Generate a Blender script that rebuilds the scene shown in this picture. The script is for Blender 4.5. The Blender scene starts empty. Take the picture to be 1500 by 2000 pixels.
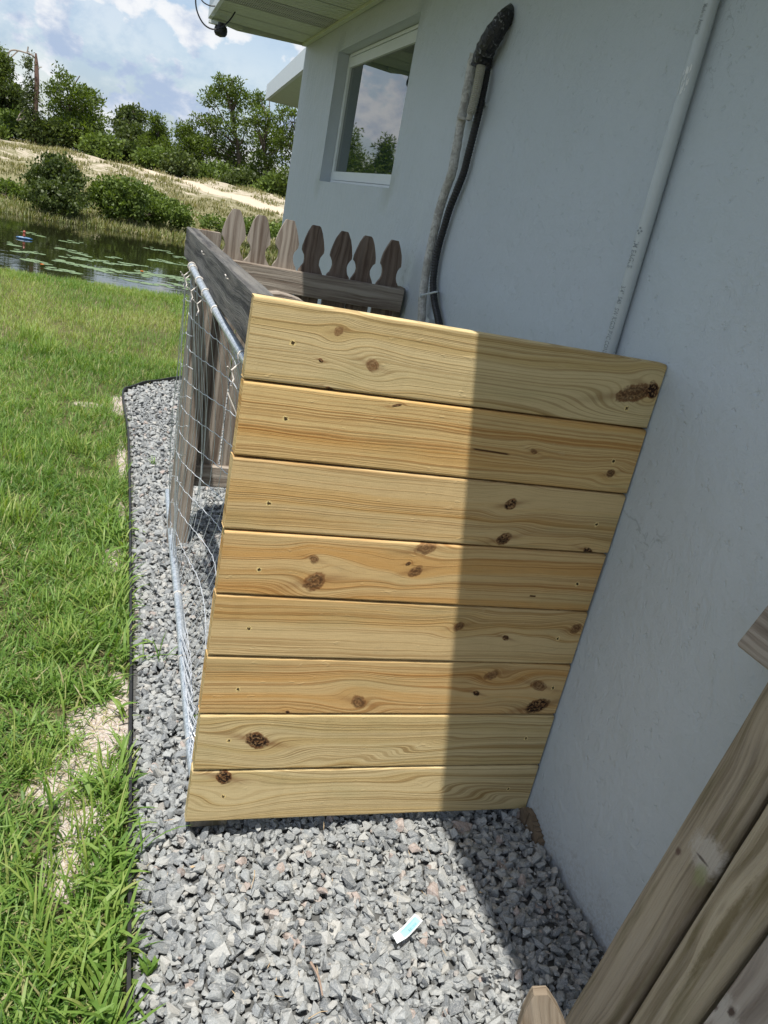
import bpy, math, random
import numpy as np
from mathutils import Vector, Matrix, noise as mnoise

# ------------------------------------------------------------------ camera, sky, sun
sc = bpy.context.scene
COL = sc.collection
F = 1520.0
EYE = np.array([0.0, 0.0, 1.35])
_Z = np.array([824.0, 3977.0, F]); _Z /= np.linalg.norm(_Z)
_Y = np.array([-519.0, 695.0, -F]); _Y -= _Z * (_Y @ _Z); _Y /= np.linalg.norm(_Y)
_X = np.cross(_Y, _Z)
ROT = np.stack([_X, _Y, _Z])
cam_d = bpy.data.cameras.new("camera")
cam = bpy.data.objects.new("camera", cam_d)
COL.objects.link(cam)
cam_d.sensor_fit = 'VERTICAL'
cam_d.sensor_height = 36.0
cam_d.lens = F / 2000.0 * 36.0
cam_d.clip_start = 0.02
cam_d.clip_end = 3000
M = Matrix([[*ROT[0], 0.0], [*ROT[1], 0.0], [*ROT[2], 1.35], [0, 0, 0, 1]])
cam.matrix_world = M
sc.camera = cam

SUN_FROM = Vector((-0.169, -0.30, 1.0)).normalized()
world = bpy.data.worlds.new("World")
sc.world = world
world.use_nodes = True
wn = world.node_tree
wn.nodes.clear()


class NT:
    """small node-building helper"""
    def __init__(s, tree):
        s.t = tree

    def n(s, typ, ins=None, **props):
        nd = s.t.nodes.new(typ)
        for k, v in props.items():
            setattr(nd, k, v)
        for k, v in (ins or {}).items():
            sock = nd.inputs[k]
            if hasattr(v, 'is_linked') or isinstance(v, bpy.types.NodeSocket):
                s.t.links.new(v, sock)
            else:
                sock.default_value = v
        return nd

    def m(s, op, a, b=None, c=None, clamp=False):
        ins = {0: a}
        if b is not None: ins[1] = b
        if c is not None: ins[2] = c
        return s.n('ShaderNodeMath', ins, operation=op, use_clamp=clamp).outputs[0]

    def ramp(s, fac, stops, interp='LINEAR'):
        nd = s.n('ShaderNodeValToRGB', {0: fac})
        cr = nd.color_ramp
        cr.interpolation = interp
        while len(cr.elements) > len(stops):
            cr.elements.remove(cr.elements[-1])
        while len(cr.elements) < len(stops):
            cr.elements.new(0.5)
        for e, (p, c) in zip(cr.elements, stops):
            e.position = p
            if isinstance(c, (int, float)):
                c = (c, c, c)
            e.color = (*c, 1)
        return nd.outputs[0]

    def mix(s, fac, a, b, blend='MIX'):
        nd = s.n('ShaderNodeMix', None, data_type='RGBA', blend_type=blend)
        for i, v in ((0, fac), (6, a), (7, b)):
            if isinstance(v, bpy.types.NodeSocket):
                s.t.links.new(v, nd.inputs[i])
            else:
                if i and len(v) == 3: v = (*v, 1)
                nd.inputs[i].default_value = v
        return nd.outputs[2]

    def noise(s, vec, scale=5.0, detail=3.0, rough=0.5, dist=0.0):
        return s.n('ShaderNodeTexNoise', {'Vector': vec, 'Scale': scale, 'Detail': detail,
                                          'Roughness': rough, 'Distortion': dist}).outputs[0]

    def xyz(s, x, y, z=0.0):
        return s.n('ShaderNodeCombineXYZ', {0: x, 1: y, 2: z}).outputs[0]

    def smooth(s, v, a, b, to0=0.0, to1=1.0):
        return s.n('ShaderNodeMapRange', {0: v, 1: a, 2: b, 3: to0, 4: to1},
                   interpolation_type='SMOOTHSTEP').outputs[0]


w = NT(wn)
tc = w.n('ShaderNodeTexCoord').outputs['Generated']
sky = w.n('ShaderNodeTexSky', sky_type='NISHITA')
sky.sun_disc = False
sky.sun_elevation = math.asin(SUN_FROM.z)
sky.sun_rotation = math.atan2(SUN_FROM.x, SUN_FROM.y)
sky.altitude = 20
sky.dust_density = 1.6
SKY_S = 0.125
bg1 = w.n('ShaderNodeBackground', {'Color': sky.outputs[0], 'Strength': SKY_S})
sep = w.n('ShaderNodeSeparateXYZ', {0: tc})
zz = w.m('MAXIMUM', w.m('ADD', sep.outputs[2], 0.16), 0.02)
cv = w.xyz(w.m('MULTIPLY', sep.outputs[0], 5.0), w.m('MULTIPLY', sep.outputs[1], 5.0), w.m('MULTIPLY', w.m('POWER', w.m('MAXIMUM', sep.outputs[2], 0.0), 0.85), 6.2))
big = w.noise(w.n('ShaderNodeVectorMath', {0: cv, 1: (0.9, 0.35, 0.15)}, operation='ADD').outputs[0], 2.3, 10.0, 0.53, 0.0)
cv2 = w.n('ShaderNodeVectorMath', {0: cv, 1: (3.3, 1.7, 0.4)}, operation='ADD').outputs[0]
shade = w.noise(cv2, 2.8, 7.0, 0.6, 0.1)
veil = w.noise(cv2, 0.5, 3.0, 0.5, 0.0)
mask = w.smooth(big, 0.48, 0.555)
mask = w.m('MAXIMUM', mask, w.m('MULTIPLY', w.smooth(veil, 0.30, 0.62), 0.45))
mask = w.m('MULTIPLY', mask, w.smooth(sep.outputs[2], -0.02, 0.06))
ccol = w.mix(w.smooth(shade, 0.38, 0.62), (0.46, 0.57, 0.76), (0.95, 0.97, 1.0))
bg2 = w.n('ShaderNodeBackground', {'Color': ccol, 'Strength': 0.76})
mx = w.n('ShaderNodeMixShader', {0: mask, 1: bg1.outputs[0], 2: bg2.outputs[0]})
w.n('ShaderNodeOutputWorld', {0: mx.outputs[0]})

sun_d = bpy.data.lights.new("sun", 'SUN')
sun_d.energy = 4.7
sun_d.angle = math.radians(0.53)
sun_d.color = (1.0, 0.95, 0.87)
sun = bpy.data.objects.new("sun", sun_d)
COL.objects.link(sun)
sun.rotation_euler = SUN_FROM.to_track_quat('Z', 'Y').to_euler()

sc.view_settings.view_transform = 'Standard'
sc.view_settings.look = 'None'
sc.view_settings.gamma = 1
sc.view_settings.use_curve_mapping = False
sc.view_settings.exposure = 0.36
sc.cycles.max_bounces = 8


# ------------------------------------------------------------------ helpers
def ray(px, py):
    d = ROT @ np.array([px - 750.0, -(py - 1000.0), -F])
    return d / np.linalg.norm(d)


def hit(px, py, axis, val):
    """world point where a line of sight meets the plane axis=val (surveying only)"""
    d = ray(px, py)
    return EYE + d * (val - EYE[axis]) / d[axis]


def tag(o, label=None, cat=None, group=None, kind=None):
    if label: o['label'] = label
    if cat: o['category'] = cat
    if group: o['group'] = group
    if kind: o['kind'] = kind
    return o


def empty(name, loc=(0, 0, 0), **kw):
    o = bpy.data.objects.new(name, None)
    COL.objects.link(o)
    o.location = loc
    o.empty_display_size = 0.1
    return tag(o, **kw)


def link(name, me, mat=None, parent=None, **kw):
    o = bpy.data.objects.new(name, me)
    COL.objects.link(o)
    if mat is not None:
        me.materials.clear()
        for mm in (mat if isinstance(mat, (list, tuple)) else [mat]):
            me.materials.append(mm)
    if parent is not None:
        o.parent = parent
        o.location = -Vector(parent.location)
    return tag(o, **kw)


def mesh_arrays(name, V, Q, uv=None, smooth=False, rnd=None):
    """V (n,3), Q (m,4) quads. rnd: value per face stored as attribute"""
    V = np.asarray(V, dtype=np.float32); Q = np.asarray(Q, dtype=np.int32)
    me = bpy.data.meshes.new(name)
    me.vertices.add(len(V)); me.vertices.foreach_set('co', V.ravel())
    k = Q.shape[1]
    me.loops.add(Q.size); me.loops.foreach_set('vertex_index', Q.ravel())
    me.polygons.add(len(Q))
    me.polygons.foreach_set('loop_start', np.arange(0, Q.size, k, dtype=np.int32))
    me.polygons.foreach_set('loop_total', np.full(len(Q), k, dtype=np.int32))
    me.polygons.foreach_set('use_smooth', np.full(len(Q), bool(smooth)))
    me.update(calc_edges=True)
    if rnd is not None:
        a = me.attributes.new('rnd', 'FLOAT', 'FACE')
        a.data.foreach_set('value', np.asarray(rnd, dtype=np.float32))
    if uv is not None:
        l = me.uv_layers.new(name='UVMap')
        l.data.foreach_set('uv', np.asarray(uv, dtype=np.float32)[Q.ravel()].ravel())
    return me


class MB:
    """collects polygons with optional uv into one mesh"""
    def __init__(s):
        s.v = []; s.f = []; s.uv = []; s.sm = []

    def poly(s, pts, uv=None, smooth=False):
        b = len(s.v)
        s.v += [tuple(p) for p in pts]
        s.f.append(list(range(b, b + len(pts))))
        s.uv.append(uv if uv else [(p[0], p[2]) for p in pts])
        s.sm.append(smooth)

    def box(s, a, b, long=0):
        (x0, y0, z0), (x1, y1, z1) = a, b
        P = [(x0, y0, z0), (x1, y0, z0), (x1, y1, z0), (x0, y1, z0), (x0, y0, z1), (x1, y0, z1), (x1, y1, z1), (x0, y1, z1)]
        oth = [i for i in range(3) if i != long]
        for q in ((0, 1, 5, 4), (1, 2, 6, 5), (2, 3, 7, 6), (3, 0, 4, 7), (4, 5, 6, 7), (3, 2, 1, 0)):
            pts = [P[i] for i in q]
            s.poly(pts, [(p[long], p[oth[0]] + p[oth[1]]) for p in pts])
        return s

    def xform(s, mat):
        s.v = [tuple(mat @ Vector(p)) for p in s.v]
        return s

    def build(s, name):
        me = bpy.data.meshes.new(name)
        me.from_pydata(s.v, [], s.f)
        l = me.uv_layers.new(name='UVMap')
        flat = [c for u in s.uv for c in u]
        l.data.foreach_set('uv', [x for c in flat for x in c])
        me.polygons.foreach_set('use_smooth', s.sm)
        me.update()
        return me


def tube(mb, pts, r, seg=10, caps=True, uvs=1.0):
    """tube through pts; r a number or list"""
    pts = [Vector(p) for p in pts]
    n = len(pts)
    rs = r if isinstance(r, (list, tuple)) else [r] * n
    tang = []
    for i in range(n):
        t = pts[min(i + 1, n - 1)] - pts[max(i - 1, 0)]
        tang.append(t.normalized())
    up = Vector((0, 0, 1)) if abs(tang[0].z) < 0.9 else Vector((1, 0, 0))
    nrm = (up - tang[0] * up.dot(tang[0])).normalized()
    rings = []; L = 0
    for i in range(n):
        nrm = (nrm - tang[i] * nrm.dot(tang[i])).normalized()
        b = tang[i].cross(nrm)
        if i: L += (pts[i] - pts[i - 1]).length
        rings.append(([pts[i] + (nrm * math.cos(2 * math.pi * k / seg) + b * math.sin(2 * math.pi * k / seg)) * rs[i] for k in range(seg)], L))
    for i in range(n - 1):
        A, la = rings[i]; B, lb = rings[i + 1]
        for k in range(seg):
            k2 = (k + 1) % seg
            c0, c1 = 2 * math.pi * rs[i] * k / seg, 2 * math.pi * rs[i] * (k + 1) / seg
            mb.poly([A[k], A[k2], B[k2], B[k]], [(la, c0), (la, c1), (lb, c1), (lb, c0)], True)
    if caps:
        mb.poly(list(reversed(rings[0][0]))); mb.poly(rings[-1][0])
    return mb


def spline(pts, n=6):
    pts = [np.array(p, dtype=float) for p in pts]
    P = [pts[0]] + pts + [pts[-1]]
    out = []
    for i in range(1, len(P) - 2):
        for k in range(n):
            t = k / n
            a, b, c, d = P[i - 1], P[i], P[i + 1], P[i + 2]
            out.append(0.5 * ((2 * b) + (-a + c) * t + (2 * a - 5 * b + 4 * c - d) * t * t + (-a + 3 * b - 3 * c + d) * t ** 3))
    out.append(pts[-1])
    return out


def new_mat(name):
    m = bpy.data.materials.new(name)
    m.use_nodes = True
    m.node_tree.nodes.clear()
    return m, NT(m.node_tree)


def finish(t, color, rough=0.6, bump=None, bstr=0.3, bdist=0.002, metal=0.0, spec=0.5, ior=None, extra=None):
    ins = {'Base Color': color, 'Roughness': rough, 'Metallic': metal, 'Specular IOR Level': spec}
    if isinstance(color, tuple) and len(color) == 3: ins['Base Color'] = (*color, 1)
    if ior: ins['IOR'] = ior
    if bump is not None:
        ins['Normal'] = t.n('ShaderNodeBump', {'Strength': bstr, 'Distance': bdist, 'Height': bump}).outputs[0]
    p = t.n('ShaderNodeBsdfPrincipled', ins)
    out = p.outputs[0]
    if extra: out = extra(out)
    t.n('ShaderNodeOutputMaterial', {0: out})


def simple(name, color, rough=0.6, metal=0.0, var=0.12, scale=30.0, spec=0.5, bstr=0.1):
    m, t = new_mat(name)
    co = t.n('ShaderNodeTexCoord').outputs['Object']
    nz = t.noise(co, scale, 4.0, 0.6)
    c = t.mix(nz, tuple(x * (1 - var) for x in color), tuple(min(1, x * (1 + var)) for x in color))
    finish(t, c, rough, nz, bstr, 0.002, metal, spec)
    return m


# ------------------------------------------------------------------ materials
def pine_mat(idx, knots, holes, tone, streaks=()):
    """knots: (u, v, ru, rv, dark 0..1, swirl)  in metres on the face of the board"""
    m, t = new_mat("new_pine")
    uv = t.n('ShaderNodeUVMap').outputs[0]
    s = t.n('ShaderNodeSeparateXYZ', {0: uv})
    u, v = s.outputs[0], s.outputs[1]
    seed = idx * 7.31
    h = v
    kdark = None; kbody = None; kring = None
    for (ku, kv, ru, rv, dk, sw) in knots:
        du = t.m('SUBTRACT', u, ku); dv = t.m('SUBTRACT', t.m('ADD', v, t.m('MULTIPLY', du, 0.25 * (-1) ** int(ku * 1000))), kv)
        g = t.m('ADD', t.m('POWER', t.m('DIVIDE', du, ru * 4.2), 2.0), t.m('POWER', t.m('DIVIDE', dv, rv * 3.0), 2.0))
        g = t.m('EXPONENT', t.m('MULTIPLY', g, -1.0))
        h = t.m('SUBTRACT', h, t.m('MULTIPLY', t.m('MULTIPLY', dv, g), 0.88))
        if sw: h = t.m('ADD', h, t.m('MULTIPLY', g, sw))
        wob = t.noise(t.xyz(t.m('MULTIPLY', u, 75.0), t.m('MULTIPLY', v, 75.0), seed + ku * 50), 1.0, 2.5)
        r = t.m('SQRT', t.m('ADD', t.m('POWER', t.m('DIVIDE', du, ru), 2.0), t.m('POWER', t.m('DIVIDE', dv, rv), 2.0)))
        r = t.m('ADD', r, t.m('MULTIPLY', t.m('SUBTRACT', wob, 0.5), 0.75))
        vis_ = 0.0 if (dk == 0 and sw) else 1.0
        body = t.m('MULTIPLY', t.smooth(r, 1.15, 0.65 if dk < .5 else 0.75), vis_)
        rippl = t.m('ADD', 0.86, t.m('MULTIPLY', t.m('SINE', t.m('MULTIPLY', r, 13.0)), 0.14))
        body = t.m('MULTIPLY', body, rippl)
        ring = t.m('MULTIPLY', t.m('MULTIPLY', t.smooth(r, 0.62, 0.90), t.smooth(r, 1.22, 0.98)), (0.50 + 0.5 * dk) * vis_)
        ring = t.m('MULTIPLY', ring, t.smooth(t.noise(t.xyz(t.m('MULTIPLY', u, 55.0), t.m('MULTIPLY', v, 55.0), seed + kv * 90), 1.0, 2.0), 0.34, 0.58, 0.15, 1.0))
        # resin streak pulled out along the grain
        st = t.m('EXPONENT', t.m('MULTIPLY', t.m('ADD', t.m('POWER', t.m('DIVIDE', du, ru * 2.6), 2.0), t.m('POWER', t.m('DIVIDE', dv, rv * 0.5), 2.0)), -1.0))
        st = t.m('MULTIPLY', st, (0.30 + 0.5 * dk) * vis_)
        dkk = t.m('MULTIPLY', body, dk)
        kbody = body if kbody is None else t.m('MAXIMUM', kbody, body)
        kdark = dkk if kdark is None else t.m('MAXIMUM', kdark, dkk)
        rg = t.m('MAXIMUM', ring, st)
        kring = rg if kring is None else t.m('MAXIMUM', kring, rg)
    wv = t.noise(t.xyz(t.m('MULTIPLY', u, 2.2), t.m('MULTIPLY', v, 7.0), seed), 1.0, 2.0)
    h = t.m('ADD', h, t.m('MULTIPLY', t.m('SUBTRACT', wv, 0.5), 0.024))
    wv2 = t.noise(t.xyz(t.m('MULTIPLY', u, 9.0), t.m('MULTIPLY', v, 30.0), seed + 3), 1.0, 2.0)
    h = t.m('ADD', h, t.m('MULTIPLY', t.m('SUBTRACT', wv2, 0.5), 0.006))
    cath = t.noise(t.xyz(t.m('MULTIPLY', u, 0.6), t.m('MULTIPLY', h, 36.0), seed + 11), 1.0, 3.0)
    rings = t.noise(t.xyz(t.m('MULTIPLY', u, 0.6), t.m('MULTIPLY', h, 230.0), seed + 20), 1.0, 1.5)
    fib = t.noise(t.xyz(t.m('MULTIPLY', u, 14.0), t.m('MULTIPLY', v, 900.0), seed + 30), 1.0, 3.0, 0.6)
    blotch = t.noise(t.xyz(t.m('MULTIPLY', u, 4.0), t.m('MULTIPLY', v, 14.0), seed + 40), 1.0, 3.0)
    late = t.m('MULTIPLY', t.smooth(rings, 0.50, 0.64), t.smooth(cath, 0.30, 0.58, 0.35, 1.0))
    orange = t.smooth(cath, 0.42, 0.66)
    lt, mid, dk_ = tone
    c = t.mix(orange, lt, mid)
    c = t.mix(t.m('MULTIPLY', late, 0.66), c, dk_)
    rings2 = t.noise(t.xyz(t.m('MULTIPLY', u, 0.8), t.m('MULTIPLY', h, 420.0), seed + 24), 1.0, 1.5)
    zone = t.noise(t.xyz(t.m('MULTIPLY', u, 0.7), t.m('MULTIPLY', h, 16.0), seed + 27), 1.0, 1.0)
    c = t.mix(t.m('MULTIPLY', t.m('MULTIPLY', t.smooth(rings2, 0.48, 0.60), t.smooth(zone, 0.34, 0.54)), 0.50), c, tuple(x * 0.85 for x in dk_))
    pores = t.noise(t.xyz(t.m('MULTIPLY', u, 60.0), t.m('MULTIPLY', v, 1500.0), seed + 33), 1.0, 2.0)
    c = t.mix(t.m('MULTIPLY', t.smooth(pores, 0.64, 0.74), 0.35), c, (0.22, 0.13, 0.05))
    c = t.mix(t.m('MULTIPLY', t.smooth(fib, 0.5, 0.75), 0.30), c, tuple(x * 0.55 for x in dk_))
    c = t.mix(t.m('MULTIPLY', t.smooth(fib, 0.45, 0.25), 0.25), c, tuple(min(1, x * 1.2) for x in lt))
    c = t.mix(t.m('MULTIPLY', t.smooth(blotch, 0.5, 0.75), 0.28), c, (0.36, 0.33, 0.17))
    # grey green mill wax and dirty edges
    edge = t.noise(t.xyz(t.m('MULTIPLY', u, 3.0), t.m('MULTIPLY', v, 60.0), seed + 60), 1.0, 4.0, 0.7)
    c = t.mix(t.m('MULTIPLY', t.smooth(edge, 0.60, 0.75), 0.30), c, (0.26, 0.24, 0.13))
    if kbody is not None:
        kc = t.mix(t.noise(t.xyz(t.m('MULTIPLY', u, 260.0), t.m('MULTIPLY', v, 260.0), seed), 1.0, 3.0), (0.17, 0.075, 0.03), (0.38, 0.22, 0.10))
        c = t.mix(t.m('MULTIPLY', kbody, 0.84), c, kc)
        c = t.mix(t.m('MULTIPLY', kring, 0.9, clamp=True), c, (0.17, 0.06, 0.02))
        kn = t.noise(t.xyz(t.m('MULTIPLY', u, 190.0), t.m('MULTIPLY', v, 190.0), seed + 2), 1.0, 3.0)
        c = t.mix(t.m('MULTIPLY', t.m('MULTIPLY', kdark, 1.35, clamp=True), t.smooth(kn, 0.34, 0.54)), c, (0.018, 0.009, 0.006))
    holem = None
    for (hu, hv) in holes:
        du = t.m('SUBTRACT', u, hu); dv = t.m('SUBTRACT', v, hv)
        r = t.m('SQRT', t.m('ADD', t.m('MULTIPLY', du, du), t.m('MULTIPLY', dv, dv)))
        nz = t.noise(t.xyz(t.m('MULTIPLY', u, 400.0), t.m('MULTIPLY', v, 400.0), seed), 1.0, 2.0)
        r2 = t.m('ADD', r, t.m('MULTIPLY', t.m('SUBTRACT', nz, 0.5), 0.010))
        c = t.mix(t.smooth(r2, 0.0062, 0.0045), c, (0.78, 0.60, 0.27))
        hm = t.smooth(r2, 0.0038, 0.0026)
        c = t.mix(hm, c, (0.07, 0.045, 0.02))
        holem = hm if holem is None else t.m('MAXIMUM', holem, hm)
    for (a, b, vv, hw) in streaks:
        du = t.m('ABSOLUTE', t.m('SUBTRACT', u, (a + b) / 2))
        dv = t.m('ABSOLUTE', t.m('SUBTRACT', v, t.m('ADD', vv, t.m('MULTIPLY', t.m('SUBTRACT', u, a), -0.04))))
        mm = t.m('MULTIPLY', t.smooth(du, (b - a) / 2, (b - a) / 2 * 0.7), t.smooth(dv, hw, hw * 0.4))
        c = t.mix(mm, c, (0.09, 0.045, 0.02))
    hgt = t.m('ADD', t.m('MULTIPLY', late, -0.25), t.m('MULTIPLY', fib, 0.4))
    if kdark is not None: hgt = t.m('SUBTRACT', hgt, kdark)
    if holem is not None: hgt = t.m('SUBTRACT', hgt, t.m('MULTIPLY', holem, 4.0))
    saw = t.noise(t.xyz(t.m('MULTIPLY', u, 420.0), t.m('MULTIPLY', v, 90.0), seed + 70), 1.0, 3.0, 0.7)
    hgt = t.m('ADD', hgt, t.m('MULTIPLY', saw, 0.35))
    dent = t.smooth(t.noise(t.xyz(t.m('MULTIPLY', u, 30.0), t.m('MULTIPLY', v, 60.0), seed + 80), 1.0, 3.0), 0.66, 0.74)
    hgt = t.m('SUBTRACT', hgt, t.m('MULTIPLY', dent, 0.35))
    c = t.mix(t.m('MULTIPLY', dent, 0.12), c, (0.70, 0.58, 0.34))
    scuff = t.smooth(t.noise(t.xyz(t.m('MULTIPLY', u, 7.0), t.m('MULTIPLY', v, 24.0), seed + 90), 1.0, 6.0, 0.8), 0.60, 0.72)
    c = t.mix(t.m('MULTIPLY', scuff, 0.22), c, (0.25, 0.20, 0.12))
    finish(t, c, 0.75, hgt, 0.55, 0.0017, 0, 0.15)
    return m


def old_wood(name, light, dark, crack=0.9, green=0.0, scale=1.0, wave=0.05, spots=()):
    m, t = new_mat(name)
    uv = t.n('ShaderNodeUVMap').outputs[0]
    s = t.n('ShaderNodeSeparateXYZ', {0: uv})
    rnd = t.n('ShaderNodeObjectInfo').outputs['Random']
    u = t.m('ADD', s.outputs[0], t.m('MULTIPLY', rnd, 37.0)); v = t.m('ADD', s.outputs[1], t.m('MULTIPLY', rnd, 11.0))
    wv = t.noise(t.xyz(t.m('MULTIPLY', u, 3.5), t.m('MULTIPLY', v, 10.0), 0.0), 1.0, 3.0)
    # loose knots bend the grain
    vo = t.n('ShaderNodeTexVoronoi', {'Vector': t.xyz(t.m('MULTIPLY', u, 2.6), t.m('MULTIPLY', v, 8.0), 0.3), 'Scale': 1.0, 'Randomness': 1.0})
    kd = vo.outputs['Distance']
    kz = t.smooth(kd, 0.35, 0.0)
    h = t.m('ADD', v, t.m('MULTIPLY', t.m('SUBTRACT', wv, 0.5), wave))
    h = t.m('ADD', h, t.m('MULTIPLY', kz, 0.02))
    g1 = t.noise(t.xyz(t.m('MULTIPLY', u, 1.3), t.m('MULTIPLY', h, 60.0 * scale), 2.0), 1.0, 3.0, 0.6)
    g2 = t.noise(t.xyz(t.m('MULTIPLY', u, 5.0), t.m('MULTIPLY', h, 420.0 * scale), 4.0), 1.0, 4.0, 0.65)
    bl = t.noise(t.xyz(t.m('MULTIPLY', u, 4.0), t.m('MULTIPLY', v, 34.0), 8.0), 1.0, 5.0, 0.65)
    c = t.mix(t.smooth(g1, 0.35, 0.65), dark, light)
    c = t.mix(t.m('MULTIPLY', t.smooth(bl, 0.42, 0.66), 0.4), c, tuple(0.5 * (a + b) for a, b in zip(light, (0.34, 0.31, 0.27))))
    c = t.mix(t.m('MULTIPLY', t.smooth(bl, 0.46, 0.3), 0.45), c, tuple(x * 0.55 for x in dark))
    if green: c = t.mix(t.m('MULTIPLY', t.smooth(bl, 0.50, 0.40), green), c, (0.13, 0.15, 0.05))
    cr = t.smooth(g2, 0.36, 0.22)
    c = t.mix(t.m('MULTIPLY', cr, crack), c, tuple(x * 0.25 for x in dark))
    kk = t.smooth(kd, 0.10, 0.05)
    c = t.mix(kk, c, (0.07, 0.04, 0.028))
    c = t.mix(t.m('MULTIPLY', t.m('MULTIPLY', t.smooth(kd, 0.24, 0.12), t.smooth(kd, 0.05, 0.10)), 0.5), c, tuple(x * 1.15 for x in light))
    for (su, sv, ru, rv_, col, op) in spots:
        d = t.m('SQRT', t.m('ADD', t.m('POWER', t.m('DIVIDE', t.m('SUBTRACT', s.outputs[0], su), ru), 2.0), t.m('POWER', t.m('DIVIDE', t.m('SUBTRACT', s.outputs[1], sv), rv_), 2.0)))
        d = t.m('ADD', d, t.m('MULTIPLY', t.m('SUBTRACT', t.noise(t.xyz(t.m('MULTIPLY', s.outputs[0], 60.0), t.m('MULTIPLY', s.outputs[1], 110.0), su), 1.0, 5.0, 0.75), 0.5), 1.6))
        c = t.mix(t.m('MULTIPLY', t.smooth(d, 1.15, 0.45), op), c, col)
    hg = t.m('ADD', g2, t.m('MULTIPLY', g1, 0.8))
    finish(t, c, 0.85, hg, 0.8, 0.003, 0, 0.12)
    return m


GREY_WOOD = old_wood("weathered_wood", (0.38, 0.335, 0.285), (0.15, 0.115, 0.09), 0.9, 0.0, 1.0, 0.028)
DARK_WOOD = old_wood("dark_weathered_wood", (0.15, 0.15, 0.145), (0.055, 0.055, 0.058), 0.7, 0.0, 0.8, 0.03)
BROWN_WOOD = old_wood("brown_weathered_wood", (0.30, 0.26, 0.205), (0.15, 0.12, 0.09), 0.6, 0.2, 0.8, 0.022)

# painted stucco
WALL, t = new_mat("painted_stucco")
co = t.n('ShaderNodeTexCoord').outputs['Object']
big = t.noise(co, 2.2, 4.0, 0.55)
fine = t.noise(co, 160.0, 3.0, 0.6)
mid_ = t.noise(co, 24.0, 4.0, 0.6, 1.0)
mp = t.n('ShaderNodeMapping', {'Vector': co, 'Rotation': (0.55, 0, 0), 'Scale': (1, 7.0, 3.2)}).outputs[0]
strokes = t.noise(mp, 3.2, 5.0, 0.62, 1.6)
mp2 = t.n('ShaderNodeMapping', {'Vector': co, 'Scale': (1, 14.0, 1.3), 'Rotation': (-0.25, 0, 0)}).outputs[0]
stroke2 = t.noise(mp2, 2.0, 4.0, 0.6, 0.6)
smask = t.smooth(t.noise(co, 3.0, 2.0), 0.40, 0.58)
gx = t.n('ShaderNodeSeparateXYZ', {0: co})
far = t.smooth(gx.outputs[1], 2.2, 4.2)
c = t.mix(big, (0.44, 0.495, 0.54), (0.495, 0.545, 0.59))
c = t.mix(t.m('MULTIPLY', t.smooth(mid_, 0.50, 0.72), 0.28), c, (0.42, 0.48, 0.50))
c = t.mix(t.m('MULTIPLY', t.m('MULTIPLY', t.smooth(stroke2, 0.52, 0.72), far), 0.35), c, (0.50, 0.52, 0.52))
specks = t.smooth(t.noise(co, 75.0, 2.0, 0.4), 0.76, 0.80)
c = t.mix(t.m('MULTIPLY', specks, 0.4), c, (0.22, 0.26, 0.28))
hg = t.m('ADD', t.m('MULTIPLY', fine, 0.12), t.m('MULTIPLY', mid_, 0.50))
hg = t.m('ADD', hg, t.m('MULTIPLY', t.m('MULTIPLY', t.smooth(strokes, 0.44, 0.72), smask), 0.20))
hg = t.m('ADD', hg, t.m('MULTIPLY', stroke2, t.m('ADD', 0.15, t.m('MULTIPLY', far, 1.1))))
pit = t.smooth(t.noise(co, 48.0, 3.0, 0.6), 0.62, 0.72)
hg = t.m('SUBTRACT', hg, t.m('MULTIPLY', pit, 0.25))
crk = t.n('ShaderNodeTexVoronoi', {'Vector': t.n('ShaderNodeMapping', {'Vector': t.n('ShaderNodeVectorMath', {0: co, 1: t.xyz(0.0, t.m('MULTIPLY', mid_, 0.25), t.m('MULTIPLY', big, 0.5))}, operation='ADD').outputs[0], 'Scale': (1, 1, .8)}).outputs[0], 'Scale': 1.3}, feature='DISTANCE_TO_EDGE').outputs[0]
crm = t.m('MULTIPLY', t.smooth(crk, 0.006, 0.001), t.smooth(t.noise(co, 1.7, 2.0), 0.56, 0.62))
c = t.mix(t.m('MULTIPLY', crm, 0.45), c, (0.22, 0.25, 0.27))
splash = t.m('MULTIPLY', t.smooth(t.m('ADD', gx.outputs[2], t.m('MULTIPLY', t.m('SUBTRACT', mid_, 0.5), 0.22)), 0.13, -0.02), t.smooth(fine, 0.35, 0.7))
c = t.mix(t.m('MULTIPLY', splash, 0.55), c, (0.27, 0.26, 0.23))
lump = t.noise(co, 7.0, 3.0, 0.5)
hg = t.m('ADD', hg, t.m('MULTIPLY', lump, 1.6))
hg = t.m('ADD', hg, t.m('MULTIPLY', fine, 0.10))
finish(t, c, 0.5, hg, 0.75, 0.006, 0, 0.35)

TRIM = simple("white_trim_paint", (0.66, 0.71, 0.72), 0.4, 0, 0.05, 8)
SOFFIT = simple("soffit_metal", (0.52, 0.57, 0.44), 0.45, 0, 0.14, 14)
ROOFM = simple("roof_shingle", (0.16, 0.16, 0.15), 0.9, 0, 0.4, 40)
BLACKP = simple("black_plastic", (0.014, 0.014, 0.016), 0.45, 0, 0.3, 60)
EDGEP = simple("black_edging_plastic", (0.02, 0.02, 0.021), 0.5, 0, 0.3, 40)
PVC = simple("grey_pvc", (0.47, 0.52, 0.54), 0.3, 0, 0.08, 20)
INK = simple("faded_print_ink", (0.24, 0.27, 0.29), 0.6, 0, 0.3, 300)
SMEAR = simple("white_paint_smear", (0.7, 0.73, 0.74), 0.6, 0, 0.2, 200)
WIRE = simple("galvanised_wire", (0.62, 0.65, 0.69), 0.40, 0.35, 0.3, 90)
TIE = simple("tie_wire", (0.62, 0.58, 0.53), 0.5, 0.1, 0.35, 120)
RUST = simple("rusty_wire", (0.23, 0.10, 0.05), 0.8, 0.2, 0.4, 150)
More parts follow.
